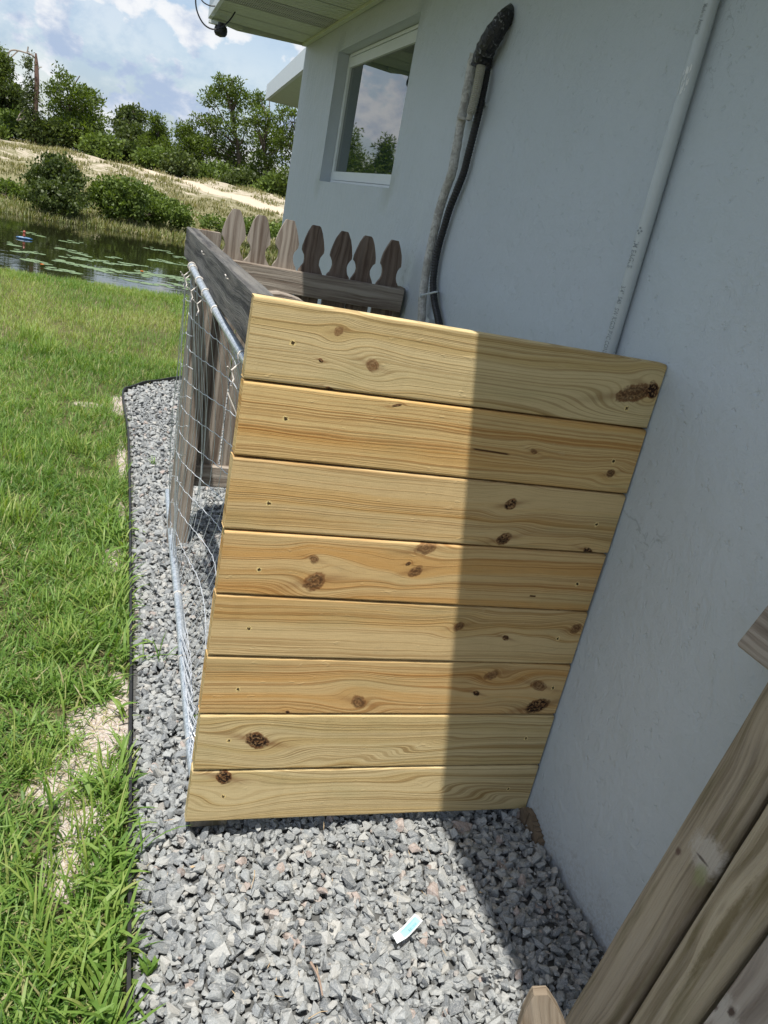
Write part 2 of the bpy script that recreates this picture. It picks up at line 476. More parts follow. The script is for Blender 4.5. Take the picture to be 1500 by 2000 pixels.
DIRT = simple("crumbled_concrete", (0.16, 0.12, 0.08), 0.9, 0, 0.6, 60, bstr=0.9)
BARK = simple("bark", (0.12, 0.095, 0.075), 0.9, 0, 0.4, 6, bstr=0.8)
DEADWOOD = simple("bare_dead_wood", (0.30, 0.26, 0.22), 0.85, 0, 0.3, 6)
STRAW = simple("dry_straw", (0.42, 0.32, 0.2), 0.8, 0, 0.3, 90)
BLUE_T = simple("blue_plastic", (0.03, 0.12, 0.26), 0.4)
RED_T = simple("red_plastic", (0.30, 0.07, 0.045), 0.4)
ORANGE = simple("orange_petals", (0.75, 0.22, 0.04), 0.5)

GALV, t = new_mat("galvanised_steel")
co = t.n('ShaderNodeTexCoord').outputs['Object']
n1 = t.noise(co, 110.0, 3.0, 0.6); n2 = t.noise(co, 18.0, 3.0)
c = t.mix(t.smooth(n1, 0.35, 0.65), (0.36, 0.41, 0.46), (0.60, 0.65, 0.69))
c = t.mix(t.m('MULTIPLY', t.smooth(n2, 0.55, 0.7), 0.4), c, (0.72, 0.74, 0.75))
c = t.mix(t.smooth(t.noise(co, 13.0, 4.0), 0.72, 0.76), c, (0.28, 0.10, 0.05))
finish(t, c, 0.42, n1, 0.1, 0.001, 0.55, 0.5)

INSUL, t = new_mat("dirty_pipe_insulation")
co = t.n('ShaderNodeTexCoord').outputs['Object']
n1 = t.noise(co, 60.0, 5.0, 0.65, 0.8); n2 = t.noise(co, 11.0, 3.0)
c = t.mix(t.smooth(n1, 0.35, 0.62), (0.30, 0.29, 0.27), (0.54, 0.54, 0.51))
c = t.mix(t.m('MULTIPLY', t.smooth(n2, 0.52, 0.7), 0.5), c, (0.27, 0.26, 0.22))
finish(t, c, 0.75, n1, 0.45, 0.003)

TAPE, t = new_mat("black_tape_wrap")
co = t.n('ShaderNodeTexCoord').outputs['Object']
n1 = t.noise(co, 42.0, 4.0, 0.6, 2.0)
c = t.mix(t.smooth(n1, 0.56, 0.68), (0.012, 0.013, 0.017), (0.30, 0.31, 0.33))
finish(t, c, 0.35, n1, 0.9, 0.008)

GLASS, t = new_mat("window_glass")
finish(t, (0.012, 0.03, 0.028), 0.015, None, 0, 0, 0, 1.0, 2.1)

# stones
STONE, t = new_mat("crushed_granite")
co = t.n('ShaderNodeTexCoord').outputs['Object']
rv = t.n('ShaderNodeAttribute', attribute_name='rnd').outputs['Fac']
base = t.ramp(rv, [(0.0, (0.09, 0.10, 0.11)), (0.22, (0.17, 0.186, 0.198)), (0.5, (0.25, 0.268, 0.273)), (0.74, (0.325, 0.338, 0.333)), (0.88, (0.39, 0.385, 0.36)), (0.92, (0.33, 0.265, 0.235)), (1.0, (0.46, 0.45, 0.42))])
sh = t.n('ShaderNodeVectorMath', {0: co, 1: t.xyz(t.m('MULTIPLY', rv, 9.0), t.m('MULTIPLY', rv, 5.0), 0.0)}, operation='ADD').outputs[0]
rot = t.n('ShaderNodeVectorRotate', {'Vector': sh, 'Angle': t.m('MULTIPLY', rv, 40.0)}, rotation_type='X_AXIS').outputs[0]
mp = t.n('ShaderNodeMapping', {'Vector': rot, 'Scale': (1, 1, 3.5)}).outputs[0]
veins = t.noise(mp, 95.0, 5.0, 0.7, 1.0)
spk = t.noise(co, 420.0, 3.0, 0.6)
c = t.mix(t.m('MULTIPLY', t.smooth(veins, 0.52, 0.68), 0.65), base, (0.50, 0.50, 0.48))
c = t.mix(t.m('MULTIPLY', t.smooth(veins, 0.46, 0.34), 0.5), c, (0.07, 0.08, 0.09))
c = t.mix(t.m('MULTIPLY', t.smooth(spk, 0.35, 0.75), 0.35), c, (0.5, 0.5, 0.49))
finish(t, c, 0.8, t.m('ADD', veins, t.m('MULTIPLY', spk, 0.5)), 0.6, 0.003, 0, 0.25)


def leaf_mat(name, cols, trans=0.35, rough=0.5):
    m, t = new_mat(name)
    rv = t.n('ShaderNodeAttribute', attribute_name='rnd').outputs['Fac']
    k = len(cols) - 1
    c = t.ramp(rv, [(i / k, cc) for i, cc in enumerate(cols)])
    p = t.n('ShaderNodeBsdfPrincipled', {'Base Color': c, 'Roughness': rough, 'Specular IOR Level': 0.35})
    c2 = t.mix(1.0, c, (1.5, 1.6, 0.5), 'MULTIPLY')
    tr = t.n('ShaderNodeBsdfTranslucent', {0: c2})
    mx = t.n('ShaderNodeMixShader', {0: trans, 1: p.outputs[0], 2: tr.outputs[0]})
    t.n('ShaderNodeOutputMaterial', {0: mx.outputs[0]})
    return m


GRASS = leaf_mat("lawn_grass", [(0.035, 0.075, 0.018), (0.07, 0.145, 0.028), (0.112, 0.215, 0.042), (0.185, 0.295, 0.062), (0.29, 0.36, 0.10), (0.42, 0.36, 0.22)])
PINE_L = leaf_mat("pine_needles", [(0.035, 0.055, 0.012), (0.075, 0.11, 0.020), (0.12, 0.17, 0.028), (0.18, 0.23, 0.04)], 0.4)
OAK_L = leaf_mat("oak_leaves", [(0.028, 0.045, 0.014), (0.055, 0.08, 0.022), (0.09, 0.12, 0.03), (0.13, 0.165, 0.04)], 0.3)
SHRUB_L = leaf_mat("shrub_leaves", [(0.045, 0.07, 0.018), (0.095, 0.14, 0.03), (0.15, 0.21, 0.045), (0.21, 0.27, 0.06)], 0.3)
DRY_L = leaf_mat("dry_grass_blades", [(0.12, 0.13, 0.05), (0.22, 0.21, 0.10), (0.30, 0.26, 0.15), (0.14, 0.19, 0.05)], 0.3)
PAD_M = simple("lily_leaf", (0.15, 0.215, 0.085), 0.35, 0, 0.25, 5)

# soil and sand with a worn sandy strip next to the edging
SOIL, t = new_mat("lawn_soil")
co = t.n('ShaderNodeTexCoord').outputs['Object']
n1 = t.noise(co, 6.0, 5.0, 0.6); n2 = t.noise(co, 90.0, 5.0, 0.7); n3 = t.noise(co, 260.0, 2.0)
c = t.mix(n2, (0.07, 0.075, 0.03), (0.16, 0.14, 0.075))
sx = t.n('ShaderNodeSeparateXYZ', {0: co})
BARE = []
for (px, py, rx, ry) in ((190, 1440, .075, .13), (160, 1500, .095, .075), (110, 1540, .06, .05), (140, 1690, .045, .08), (165, 1620, .05, .09), (222, 1100, .035, .13), (228, 1360, .03, .1), (175, 790, .08, .05), (232, 790, .05, .18), (238, 900, .02, .3), (235, 1000, .02, .1)):
    p_ = hit(px, py, 2, -.03); BARE.append((p_[0], p_[1], rx, ry))
strip = None
for (bx_, by_, rx, ry) in BARE:
    d_ = t.m('ADD', t.m('POWER', t.m('DIVIDE', t.m('SUBTRACT', sx.outputs[0], float(bx_)), rx * 1.25), 2.0), t.m('POWER', t.m('DIVIDE', t.m('SUBTRACT', sx.outputs[1], float(by_)), ry * 1.25), 2.0))
    d_ = t.smooth(t.m('ADD', d_, t.m('MULTIPLY', t.m('SUBTRACT', n2, 0.5), 0.8)), 1.25, 0.5)
    d_ = t.m('MULTIPLY', d_, 0.92)
    strip = d_ if strip is None else t.m('MAXIMUM', strip, d_)
straw = t.mix(t.smooth(n2, 0.35, 0.6), (0.42, 0.33, 0.29), (0.66, 0.60, 0.57))
straw = t.mix(t.m('MULTIPLY', t.smooth(n3, 0.5, 0.7), 0.5), straw, (0.26, 0.19, 0.12))
c = t.mix(strip, c, straw)
finish(t, c, 0.9, n2, 0.8, 0.01, 0, 0.1)

HILL, t = new_mat("sandy_hillside")
co = t.n('ShaderNodeTexCoord').outputs['Object']
s = t.n('ShaderNodeSeparateXYZ', {0: co})
n1 = t.noise(co, 0.35, 5.0, 0.6); n2 = t.noise(co, 2.4, 6.0, 0.7); n3 = t.noise(co, 14.0, 4.0, 0.7)
sand = t.mix(n3, (0.34, 0.29, 0.21), (0.56, 0.50, 0.41))
scrub = t.mix(n3, (0.13, 0.13, 0.06), (0.30, 0.27, 0.17))
green = t.mix(n3, (0.05, 0.08, 0.02), (0.13, 0.17, 0.05))
up = t.smooth(t.m('ADD', s.outputs[1], t.m('MULTIPLY', t.m('SUBTRACT', n2, 0.5), 8.0)), 30.0, 40.0)
c = t.mix(t.smooth(t.m('ADD', t.m('MULTIPLY', n2, 0.7), t.m('MULTIPLY', up, 0.22)), 0.46, 0.62), scrub, sand)
c = t.mix(t.smooth(t.m('ADD', s.outputs[1], t.m('MULTIPLY', n2, 5.0)), 31.5, 27.0), c, green)
pathd = t.m('ABSOLUTE', t.m('SUBTRACT', t.m('ADD', s.outputs[1], t.m('MULTIPLY', t.m('SUBTRACT', n1, 0.5), 3.0)), t.m('SUBTRACT', 43.5, t.m('MULTIPLY', s.outputs[0], 0.95))))
path = t.smooth(pathd, 2.0, 0.8)
c = t.mix(t.m('MULTIPLY', path, 0.95), c, t.mix(n3, (0.48, 0.38, 0.26), (0.62, 0.55, 0.45)))
c = t.mix(t.smooth(s.outputs[1], 52, 56), c, (0.10, 0.09, 0.05))
finish(t, c, 0.95, n3, 0.5, 0.08, 0, 0.1)

BEDM = simple("gravel_dust", (0.09, 0.092, 0.09), 0.95, 0, 0.5, 120)

WATER, t = new_mat("pond_water")
co = t.n('ShaderNodeTexCoord').outputs['Object']
mp = t.n('ShaderNodeMapping', {'Vector': co, 'Scale': (1.0, 2.4, 1)}).outputs[0]
n1 = t.noise(mp, 1.6, 3.0, 0.5)
finish(t, (0.014, 0.016, 0.006), 0.02, n1, 0.05, 0.05, 0, 0.5, 1.33)

# ------------------------------------------------------------------ terrain
def terrain(x, y):
    z = np.full(np.shape(x), -0.032)
    def ss(a, b, v):
        q = np.clip((v - a) / (b - a), 0, 1); return q * q * (3 - 2 * q)
    wob = 0.5 * np.sin(x * 0.31 + 1) + 0.3 * np.sin(x * 0.9)
    inpond = ss(24, 12, np.abs(x + 3))                      # the pond closes to the sides
    z = z - 1.2 * ss(9.7 + 0.06 * np.sin(x * 1.7), 12.5, y) * inpond
    z = z + (1.2 * inpond + 0.0) * ss(21.0 + wob, 24.6 + wob, y) * 0.62
    z = z + (0.45 * inpond + 1.22) * ss(24.0 + wob, 44.0 + 1.5 * np.sin(x * 0.2), y) ** 0.9
    z = z + 0.06 * np.sin(x * 0.8 + y * 0.5) * ss(25, 32, y) + 0.05 * np.sin(x * 2.1 - y * 0.9) * ss(26, 34, y)
    return z


def grid_obj(name, xs, ys, mat, **kw):
    X, Yg = np.meshgrid(xs, ys)
    Zg = terrain(X, Yg)
    V = np.stack([X.ravel(), Yg.ravel(), Zg.ravel()], 1)
    nx, ny = len(xs), len(ys)
    i, j = np.meshgrid(np.arange(nx - 1), np.arange(ny - 1))
    a = (j * nx + i).ravel()
    Q = np.stack([a, a + 1, a + nx + 1, a + nx], 1)
    return link(name, mesh_arrays(name, V, Q, smooth=True), mat, **kw)


xs = np.concatenate([[-400, -200, -100, -60, -40], np.arange(-30, 30.1, 0.5), [40, 60, 100, 200, 400]])
grid_obj("ground", xs, np.concatenate([[-300, -100, -30, -10, 0, 5, 9], np.arange(9.4, 21.3, 0.3)]), SOIL, kind='structure', label='sandy soil and thatch under the lawn')
grid_obj("hill", xs, np.concatenate([np.arange(21.1, 62, 0.5), [70, 90, 130, 200, 400, 900]]), HILL, kind='structure', label='sandy slope with a pale footpath beyond the pond')
me = MB(); me.poly([(-34, 9.0, -0.5), (28, 9.0, -0.5), (28, 30, -0.5), (-34, 30, -0.5)])
link("pond", me.build("pond"), WATER, kind='structure', label='dark still pond beyond the lawn')

# ------------------------------------------------------------------ house
XW = 1.09          # face of the wall
ZS = 2.26          # soffit height
XE = 0.478         # outer edge of the eave
house = empty("house", (1.09, 2.0, 0.0), label='pale blue grey stucco house wall with a recessed window under a metal soffit', cat='house')
wy0, wy1, wz0, wz1 = 3.428, 4.752, 1.457, 2.118
mb = MB()
YB = -4.0
YE = 5.69


def wquad(pts): mb.poly(pts)


# finely divided front face so the plaster can be uneven
def wall_patch(y0, y1, z0, z1):
    ny = max(1, int((y1 - y0) / 0.12)); nz = max(1, int((z1 - z0) / 0.12))
    for i in range(ny):
        for j in range(nz):
            a, b = y0 + (y1 - y0) * i / ny, y0 + (y1 - y0) * (i + 1) / ny
            c, d = z0 + (z1 - z0) * j / nz, z0 + (z1 - z0) * (j + 1) / nz
            mb.poly([(XW, b, c), (XW, a, c), (XW, a, d), (XW, b, d)], None, True)


wall_patch(YB, wy0, 0.0, wz0); wall_patch(YB, wy0, wz0, wz1); wall_patch(YB, wy0, wz1, ZS + 0.1)
wall_patch(wy0, wy1, 0.0, wz0); wall_patch(wy0, wy1, wz1, ZS + 0.1)
wall_patch(wy1, YE, 0.0, wz0); wall_patch(wy1, YE, wz0, wz1); wall_patch(wy1, YE, wz1, ZS + 0.1)
XR = XW + 0.085
for pts in (
    [(XW, wy1, wz0), (XR, wy1, wz0), (XR, wy1, wz1), (XW, wy1, wz1)],
    [(XR, wy0, wz0), (XW, wy0, wz0), (XW, wy0, wz1), (XR, wy0, wz1)],
    [(XW, wy0, wz1), (XR, wy0, wz1), (XR, wy1, wz1), (XW, wy1, wz1)],
    [(XW, wy1, wz0), (XR, wy1, wz0 + .004), (XR, wy0, wz0 + .004), (XW, wy0, wz0)],
    [(XW, YE, -.3), (1.95, YE, -.3), (1.95, YE, ZS + .1), (XW, YE, ZS + .1)],
    [(XW, YB, -.3), (XW, YE, -.3), (XW, YE, 0), (XW, YB, 0)],
    [(1.95, YE, -.3), (2.15, 9.3, -.3), (2.15, 9.3, ZS + .1), (1.95, YE, ZS + .1)],
    [(2.15, 9.3, -.3), (8, 9.3, -.3), (8, 9.3, ZS + .1), (2.15, 9.3, ZS + .1)],
    [(XW, YB, -.3), (8, YB, -.3), (8, YB, ZS + .1), (XW, YB, ZS + .1)],
    [(8, YB, -.3), (8, 9.3, -.3), (8, 9.3, ZS + .1), (8, YB, ZS + .1)],
):
    mb.poly(pts)
me = mb.build("wall")
import bmesh
bm = bmesh.new(); bm.from_mesh(me)
bmesh.ops.remove_doubles(bm, verts=bm.verts, dist=1e-4)
for v in bm.verts:
    if abs(v.co.x - XW) < 1e-4 and v.co.z > 0.01 and YB + .01 < v.co.y < YE - .01:
        onopen = (abs(v.co.y - wy0) < 1e-3 or abs(v.co.y - wy1) < 1e-3) and wz0 - .01 < v.co.z < wz1 + .01
        if not onopen:
            v.co.x += 0.004 * mnoise.noise(Vector((v.co.y * 1.7, v.co.z * 1.7, 0.5)))
bm.to_mesh(me); bm.free()
link("wall", me, WALL, house)

# ragged plaster edge where the wall meets the gravel next to the panel
rg = random.Random(5)
mb = MB()
for i in range(9):
    y = 1.335 - 0.012 * i; hh = [.012, .02, .028, .03, .026, .024, .018, .012, .006][i]
    bb = MB().box((1.076 - rg.random() * .006, y - .008, -.03), (1.0888, y + .008, hh + rg.random() * .004))
    mb.v += bb.v; o = len(mb.v) - len(bb.v)
    mb.f += [[q + o for q in f] for f in bb.f]; mb.uv += bb.uv; mb.sm += bb.sm
link("footing", mb.build("footing"), DIRT, house, label='crumbling brown concrete edge at the wall base')

# window
win_x = XW + 0.062
def window(parent):
    m = MB()
    fy0, fy1, fz0, fz1 = wy0 + .002, wy1 - .003, wz0 + .006, wz1 - .003
    g0, g1, h0, h1 = fy0 + .052, fy1 - .046, fz0 + .058, fz1 - .066
    m.box((win_x, g0, fz0 + .014), (win_x + .022, g1, h0)); m.box((win_x, g0, h1), (win_x + .022, g1, fz1 - .018))
    m.box((win_x, g1, fz0), (win_x + .022, fy1, fz1)); m.box((win_x, fy0, fz0), (win_x + .022, g0, fz1))
    m.box((win_x - .006, g0, fz0), (win_x + .022, g1, fz0 + .011)); m.box((win_x - .004, g0, fz1 - .015), (win_x + .022, g1, fz1))
    fr = link("window", MB().build("w") if False else m.build("window"), TRIM, parent, label='white framed window set back in the stucco wall')
    gm = MB(); gm.box((win_x + .012, g0 + .0005, h0 + .0005), (win_x + .016, g1 - .0005, h1 - .0005))
    gl = link("pane", gm.build("pane"), GLASS); gl.parent = fr
    bk = MB()
    for k in range(14):
        z = h0 + (h1 - h0) * (k + .5) / 14
        bk.box((win_x + .05, g0, z - .016), (win_x + .052, g1, z + .016))
    bl = link("blind", bk.build("blind"), TRIM); bl.parent = fr
    return fr
window(house)

# soffit: separate ribbed metal panels running out from the wall
def soffit_mesh(x0, x1, width, perforated=False):
    m = MB()
    nr = 4
    step = width / nr
    prof = []
    for k in range(nr):
        y = k * step
        prof += [(y + .002, 0.0), (y + step * .40, 0.0), (y + step * .43, .005), (y + step * .47, .005), (y + step * .50, 0.0), (y + step - .010, 0.0), (y + step - .007, .009), (y + step - .001, .009)]
    for (ya, za), (yb, zb) in zip(prof, prof[1:]):
        m.poly([(x0, ya, za), (x0, yb, zb), (x1, yb, zb), (x1, ya, za)])
    m.poly([(x0, 0, .012), (x1, 0, .012), (x1, width, .012), (x0, width, .012)])
    return m.build("soffit_panel")


SOFP, t = new_mat("perforated_soffit")
co = t.n('ShaderNodeTexCoord').outputs['Object']
s_ = t.n('ShaderNodeSeparateXYZ', {0: co})
fx = t.m('ABSOLUTE', t.m('SUBTRACT', t.m('FRACT', t.m('MULTIPLY', s_.outputs[0], 90.0)), 0.5))
fy = t.m('ABSOLUTE', t.m('SUBTRACT', t.m('FRACT', t.m('MULTIPLY', s_.outputs[1], 110.0)), 0.5))
rr = t.m('ADD', t.m('MULTIPLY', fx, fx), t.m('MULTIPLY', fy, fy))
c = t.mix(t.smooth(rr, 0.075, 0.05), (0.44, 0.46, 0.40), (0.02, 0.02, 0.02))
finish(t, c, 0.5)
pw = 0.305
sm_plain = soffit_mesh(XE + .012, XW - .002, pw)
sm_perf = sm_plain.copy()
k = 0
y = YE - 0.02 - pw
while y > YB:
    perf = (k % 4 == 2)
    o = link("soffit_panel", sm_perf if perf else sm_plain, None, house)
    (sm_perf if perf else sm_plain).materials.clear()
    (sm_perf if perf else sm_plain).materials.append(SOFP if perf else SOFFIT)
    o.location = Vector((0, y, ZS)) - Vector(house.location)
    y -= pw; k += 1
m = MB(); m.box((XW - .03, YB, ZS - .016), (XW - .004, YE - .002, ZS - .001))
link("soffit_trim", m.build("soffit_trim"), SOFFIT, house)
m = MB()
m.box((XE - .012, YB, ZS - .006), (XE + .010, YE + .01, ZS + .185))
m.box((XE - .035, YB, ZS + .187), (XE + .010, YE + .01, ZS + .205))
link("fascia", m.build("fascia"), TRIM, house)
m = MB()  # boxed end of the eave: slightly skewed return
for pts in ([(XE - .012, YE + .011, ZS - .004), (XE + .17, YE + .012, ZS - .03), (XE + .17, YE + .012, ZS + .19), (XE - .012, YE + .011, ZS + .19)],
            [(XE + .17, YE + .012, ZS - .03), (XW + .2, YE - .004, ZS - .004), (XW + .2, YE - .004, ZS + .2), (XE + .17, YE + .012, ZS + .19)]):
    m.poly(pts)
m.box((XE + .008, YE - .02, ZS - .02), (XE + .20, YE + .009, ZS + .0))
link("eave_return", m.build("eave_return"), SOFFIT, house)
m = MB()
m.poly([(XE - .04, YB, ZS + .206), (XE - .04, YE + .05, ZS + .206), (4.5, YE + .05, ZS + 1.3), (4.5, YB, ZS + 1.3)])
m.poly([(4.5, YB, ZS + 1.3), (4.5, YE + .05, ZS + 1.3), (8.6, YE + .05, ZS + .2), (8.6, YB, ZS + .2)])
m.poly([(XE - .04, YB, ZS + .206), (4.5, YB, ZS + 1.3), (8.6, YB, ZS + .2)])
m.poly([(XE + .2, YE + .05, ZS + .206), (4.5, YE + .05, ZS + 1.3), (8.6, YE + .05, ZS + .2)])
link("roof", m.build("roof"), ROOFM, house)
# far wing with its own eave
m = MB()
e0, e1 = (1.235, 5.75), (1.485, 9.62)
m.poly([(e0[0], e0[1], ZS), (2.0, e0[1], ZS), (2.2, e1[1], ZS), (e1[0], e1[1], ZS)])
link("far_soffit", m.build("far_soffit"), SOFFIT, house)
m = MB()
m.poly([(e0[0] - .01, e0[1], ZS - .004), (e1[0] - .01, e1[1] + .01, ZS - .004), (e1[0] - .01, e1[1] + .01, ZS + .15), (e0[0] - .01, e0[1], ZS + .15)])
m.poly([(e1[0] - .01, e1[1] + .01, ZS - .004), (8.3, e1[1] + .01, ZS - .004), (8.3, e1[1] + .01, ZS + .15), (e1[0] - .01, e1[1] + .01, ZS + .15)])
m.poly([(e0[0] + .02, e0[1], ZS - .004), (e1[0] + .02, e1[1] - .02, ZS - .004), (e1[0] - .01, e1[1] + .01, ZS - .004), (e0[0] - .01, e0[1], ZS - .004)])
link("far_fascia", m.build("far_fascia"), TRIM, house)
m = MB()
m.poly([(e0[0] + .01, e0[1], ZS + .149), (e1[0] + .01, e1[1], ZS + .149), (4.6, e1[1] + .04, ZS + 1.1), (4.5, e0[1], ZS + 1.1)])
m.poly([(4.5, e0[1], ZS + 1.1), (4.6, e1[1] + .04, ZS + 1.1), (8.4, e1[1] + .04, ZS + .15), (8.4, e0[1], ZS + .15)])
link("far_roof", m.build("far_roof"), ROOFM, house)

# security camera under the eave corner with its looped cable
cp = Vector(hit(431, 62, 1, 5.55))
sec = empty("security_camera", cp, label='small black dome camera hanging under the corner of the eave', cat='camera')
m = MB()
prof = [(0.030, .045), (.030, .028), (.036, .026), (.040, .010), (.039, -.008), (.030, -.022), (.0, -.030)]
for i in range(len(prof) - 1):
    for k in range(16):
        a, b = 2 * math.pi * k / 16, 2 * math.pi * (k + 1) / 16
        r0, z0 = prof[i]; r1, z1 = prof[i + 1]
        m.poly([cp + Vector((r1 * math.cos(a), r1 * math.sin(a), z1)), cp + Vector((r1 * math.cos(b), r1 * math.sin(b), z1)),
                cp + Vector((r0 * math.cos(b), r0 * math.sin(b), z0)), cp + Vector((r0 * math.cos(a), r0 * math.sin(a), z0))], None, True)
link("dome", m.build("dome"), BLACKP, sec)
m = MB(); m.box((cp.x - .075, cp.y - .02, cp.z + .030), (cp.x + .03, cp.y + .02, cp.z + .047))
link("bracket", m.build("bracket"), TRIM, sec)
YC = 5.3
loop = [hit(a, b, 1, YC) for a, b in [(384, -40), (382, 0), (386, 25), (398, 47), (415, 57), (432, 54), (448, 40), (460, 22), (471, 0), (476, -30)]]
m = MB(); tube(m, spline(loop, 5), .0042, 8)
loop2 = [hit(a, b, 1, YC) for a, b in [(388, -12), (396, 3), (410, 11), (425, 11), (438, 4), (446, -8)]]
tube(m, spline(loop2, 5), .0034, 8)
cb = link("cable", m.build("cable"), BLACKP, None, label='thin dark cable hanging in a loop from the eave corner', cat='cable')

# ------------------------------------------------------------------ pipes on the wall
def wallpt(px, py, off): return hit(px, py, 0, XW - off)

cond = empty("pvc_conduit", (XW - .018, 1.535, 0), label='straight grey plastic conduit pipe printed with lettering on the wall', cat='pipe')
RC = .0148
cx = XW - .0175
m = MB(); tube(m, [(cx, 1.535, .0), (cx, 1.533, 1.2), (cx, 1.533, 1.75), (cx, 1.536, ZS - .003)], RC, 48)
link("pipe", m.build("pipe"), PVC, cond)


def print_text(txt, ztop, zbot, h, ang0, mat, name="lettering"):
    cu = bpy.data.curves.new("lettering", 'FONT')
    cu.body = txt; cu.size = 1.0; cu.resolution_u = 2; cu.offset = 0.004
    o = bpy.data.objects.new("tmp", cu); COL.objects.link(o)
    dg = bpy.context.evaluated_depsgraph_get()
    me = bpy.data.meshes.new_from_object(o.evaluated_get(dg))
    bpy.data.objects.remove(o)
    co = np.array([v.co[:] for v in me.vertices])
    x0, x1 = co[:, 0].min(), co[:, 0].max()
    capH = 0.70
    for v in me.vertices:
        z = ztop - (v.co.x - x0) / (x1 - x0) * (ztop - zbot)
        a = (v.co.y / capH - .5) * h / RC          # around the pipe
        th = ang0 + a                               # 0 = straight out (-x), + = towards -y
        v.co = (cx - (RC + .0011) * math.cos(th), 1.5335 - (RC + .0011) * math.sin(th), z)
    o2 = link(name, me, mat, cond)
    return o2


def zc(px, py): return float(hit(px, py, 1, 1.52)[2])


print_text("JM EAGLE", zc(1262, 474), zc(1246, 527), .0125, 0.30, INK)
print_text('3/4"  S40   SW RIGID PVC CONDUIT', zc(1234, 562), zc(1193, 712), .0118, 0.30, INK)
print_text("Made in America", zc(1392, 8), zc(1376, 68), .0100, 0.25, INK)
# small leaf-like mark before the maker's name
zm = zc(1269, 455)
m = MB()
for (dz, dth) in ((.006, 0), (0, .22), (0, -.22), (-.005, 0)):
    pts = []
    for (a, b) in ((-.0028, 0), (0, .14), (.0028, 0), (0, -.14)):
        th = .30 + dth * 1.4 + b * 1.4
        pts.append((cx - (RC + .0012) * math.cos(th), 1.5335 - (RC + .0012) * math.sin(th), zm + dz + a))
    m.poly(pts)
link("printed_mark", m.build("printed_mark"), INK, cond)
m = MB()
rg = random.Random(3)
zs = zc(1351, 158)
for k in range(26):
    th = rg.uniform(-.7, 1.0); z = zs + rg.uniform(-.022, .022); h2 = rg.uniform(.002, .010); w2 = rg.uniform(.03, .10)
    q = []
    for (a, b) in ((-h2, -w2), (-h2 * .6, w2), (h2, w2 * .6), (h2 * .8, -w2)):
        q.append((cx - (RC + .0006 + k * 1e-5) * math.cos(th + b), 1.5335 - (RC + .0006 + k * 1e-5) * math.sin(th + b), z + a))
    m.poly(q)
link("paint_smear", m.build("paint_smear"), SMEAR, cond)

lineset = empty("insulated_pipe", tuple(wallpt(830, 600, 0)), label='dirty white insulated pipe winding down the wall from a taped bend', cat='pipe')
P = [(928, 105), (922, 128), (916, 160), (909, 195), (903, 224), (896, 265), (889, 304), (883, 336), (871, 370), (859, 408), (850, 445), (842, 480), (835, 515), (829, 552), (825, 590), (823, 630), (818, 700)]
m = MB()
pp = spline([wallpt(a, b, .032) for a, b in P], 6)
rg = random.Random(2)
rr_ = [(.0150 + .0009 * rg.uniform(-1, 1) + .0020 * max(0, 1 - i / 20)) for i in range(len(pp))]
tube(m, pp, rr_, 14)
link("insulation", m.build("insulation"), INSUL, lineset)
m = MB()
P = [(1003, 18), (992, 28), (979, 46), (960, 75), (947, 100), (941, 118), (938, 130)]
offs = [-.02, .012, .030, .042, .040, .036, .034]
pts = spline([wallpt(a, b, o) for (a, b), o in zip(P, offs)], 5)
tube(m, pts, [min(.031, .018 + .030 * i / len(pts)) + .0016 * rg.uniform(-1, 1) for i in range(len(pts))], 16)
link("taped_bend", m.build("taped_bend"), TAPE, lineset)
m = MB()
P = [(940, 128), (936, 150), (931, 175), (925, 200), (919, 222)]
pts = spline([wallpt(a, b, .050) for a, b in P], 14)
tube(m, pts, [.0135 + (.0018 if i % 2 else -.0008) for i in range(len(pts))], 12)
tube(m, [pts[-1], np.array(wallpt(916, 234, .050))], .0095, 12)
link("corrugated_drain", m.build("corrugated_drain"), simple("drain_hose", (0.36, 0.35, 0.30), .6), lineset)
m = MB(); c0 = wallpt(899, 236, .032)
tube(m, [wallpt(906, 228, .034), wallpt(904.5, 234, .034)], .0225, 14)
link("band", m.build("band"), INSUL, lineset)

blk = empty("black_flexible_conduit", tuple(wallpt(857, 600, 0)), label='black corrugated flexible conduit beside the insulated pipe', cat='pipe')
P = [(960, 90), (953, 125), (947, 160), (941, 190), (934, 224), (924, 265), (914, 304), (906, 336), (893, 370), (878, 408), (867, 445), (857, 480), (850, 515), (846, 552), (848, 585), (854, 615), (859, 640), (866, 700)]
pts = spline([wallpt(a, b, .020) for a, b in P], 26)
m = MB(); tube(m, pts, [.0120 + (.0009 if (i // 2) % 2 else -.0006) for i in range(len(pts))], 12)
link("hose", m.build("hose"), BLACKP, blk)


def clamp(px, py, off, w, parent):
    m = MB(); c = Vector(wallpt(px, py, 0))
    m.box((c.x - off * 2, c.y - w, c.z - .009), (c.x - off * 2 + .002, c.y + w * .6, c.z + .009))
    m.box((c.x - off * 2, c.y - w - .003, c.z - .009), (c.x, c.y - w - .0005, c.z + .009))
    m.box((c.x - .003, c.y - w - .03, c.z - .009), (c.x - .0005, c.y - w - .004, c.z + .009))
    tube(m, [(c.x - .003, c.y - w - .017, c.z), (c.x - .007, c.y - w - .017, c.z)], .004, 8)
    link("clamp", m.build("clamp"), PVC, parent)


clamp(943, 206, .018, .018, blk)
clamp(853, 629, .019, .020, blk)
m = MB()
a = Vector(wallpt(822, 577, .056)); b = Vector(wallpt(852, 570, .038))
tube(m, [a, b], .0035, 8); tube(m, [a + Vector((-.004, 0, 0)), a + Vector((.004, 0, 0))], .007, 8); tube(m, [b, wallpt(855, 570, 0)], .0035, 8)
link("strap", m.build("strap"), PVC, blk)

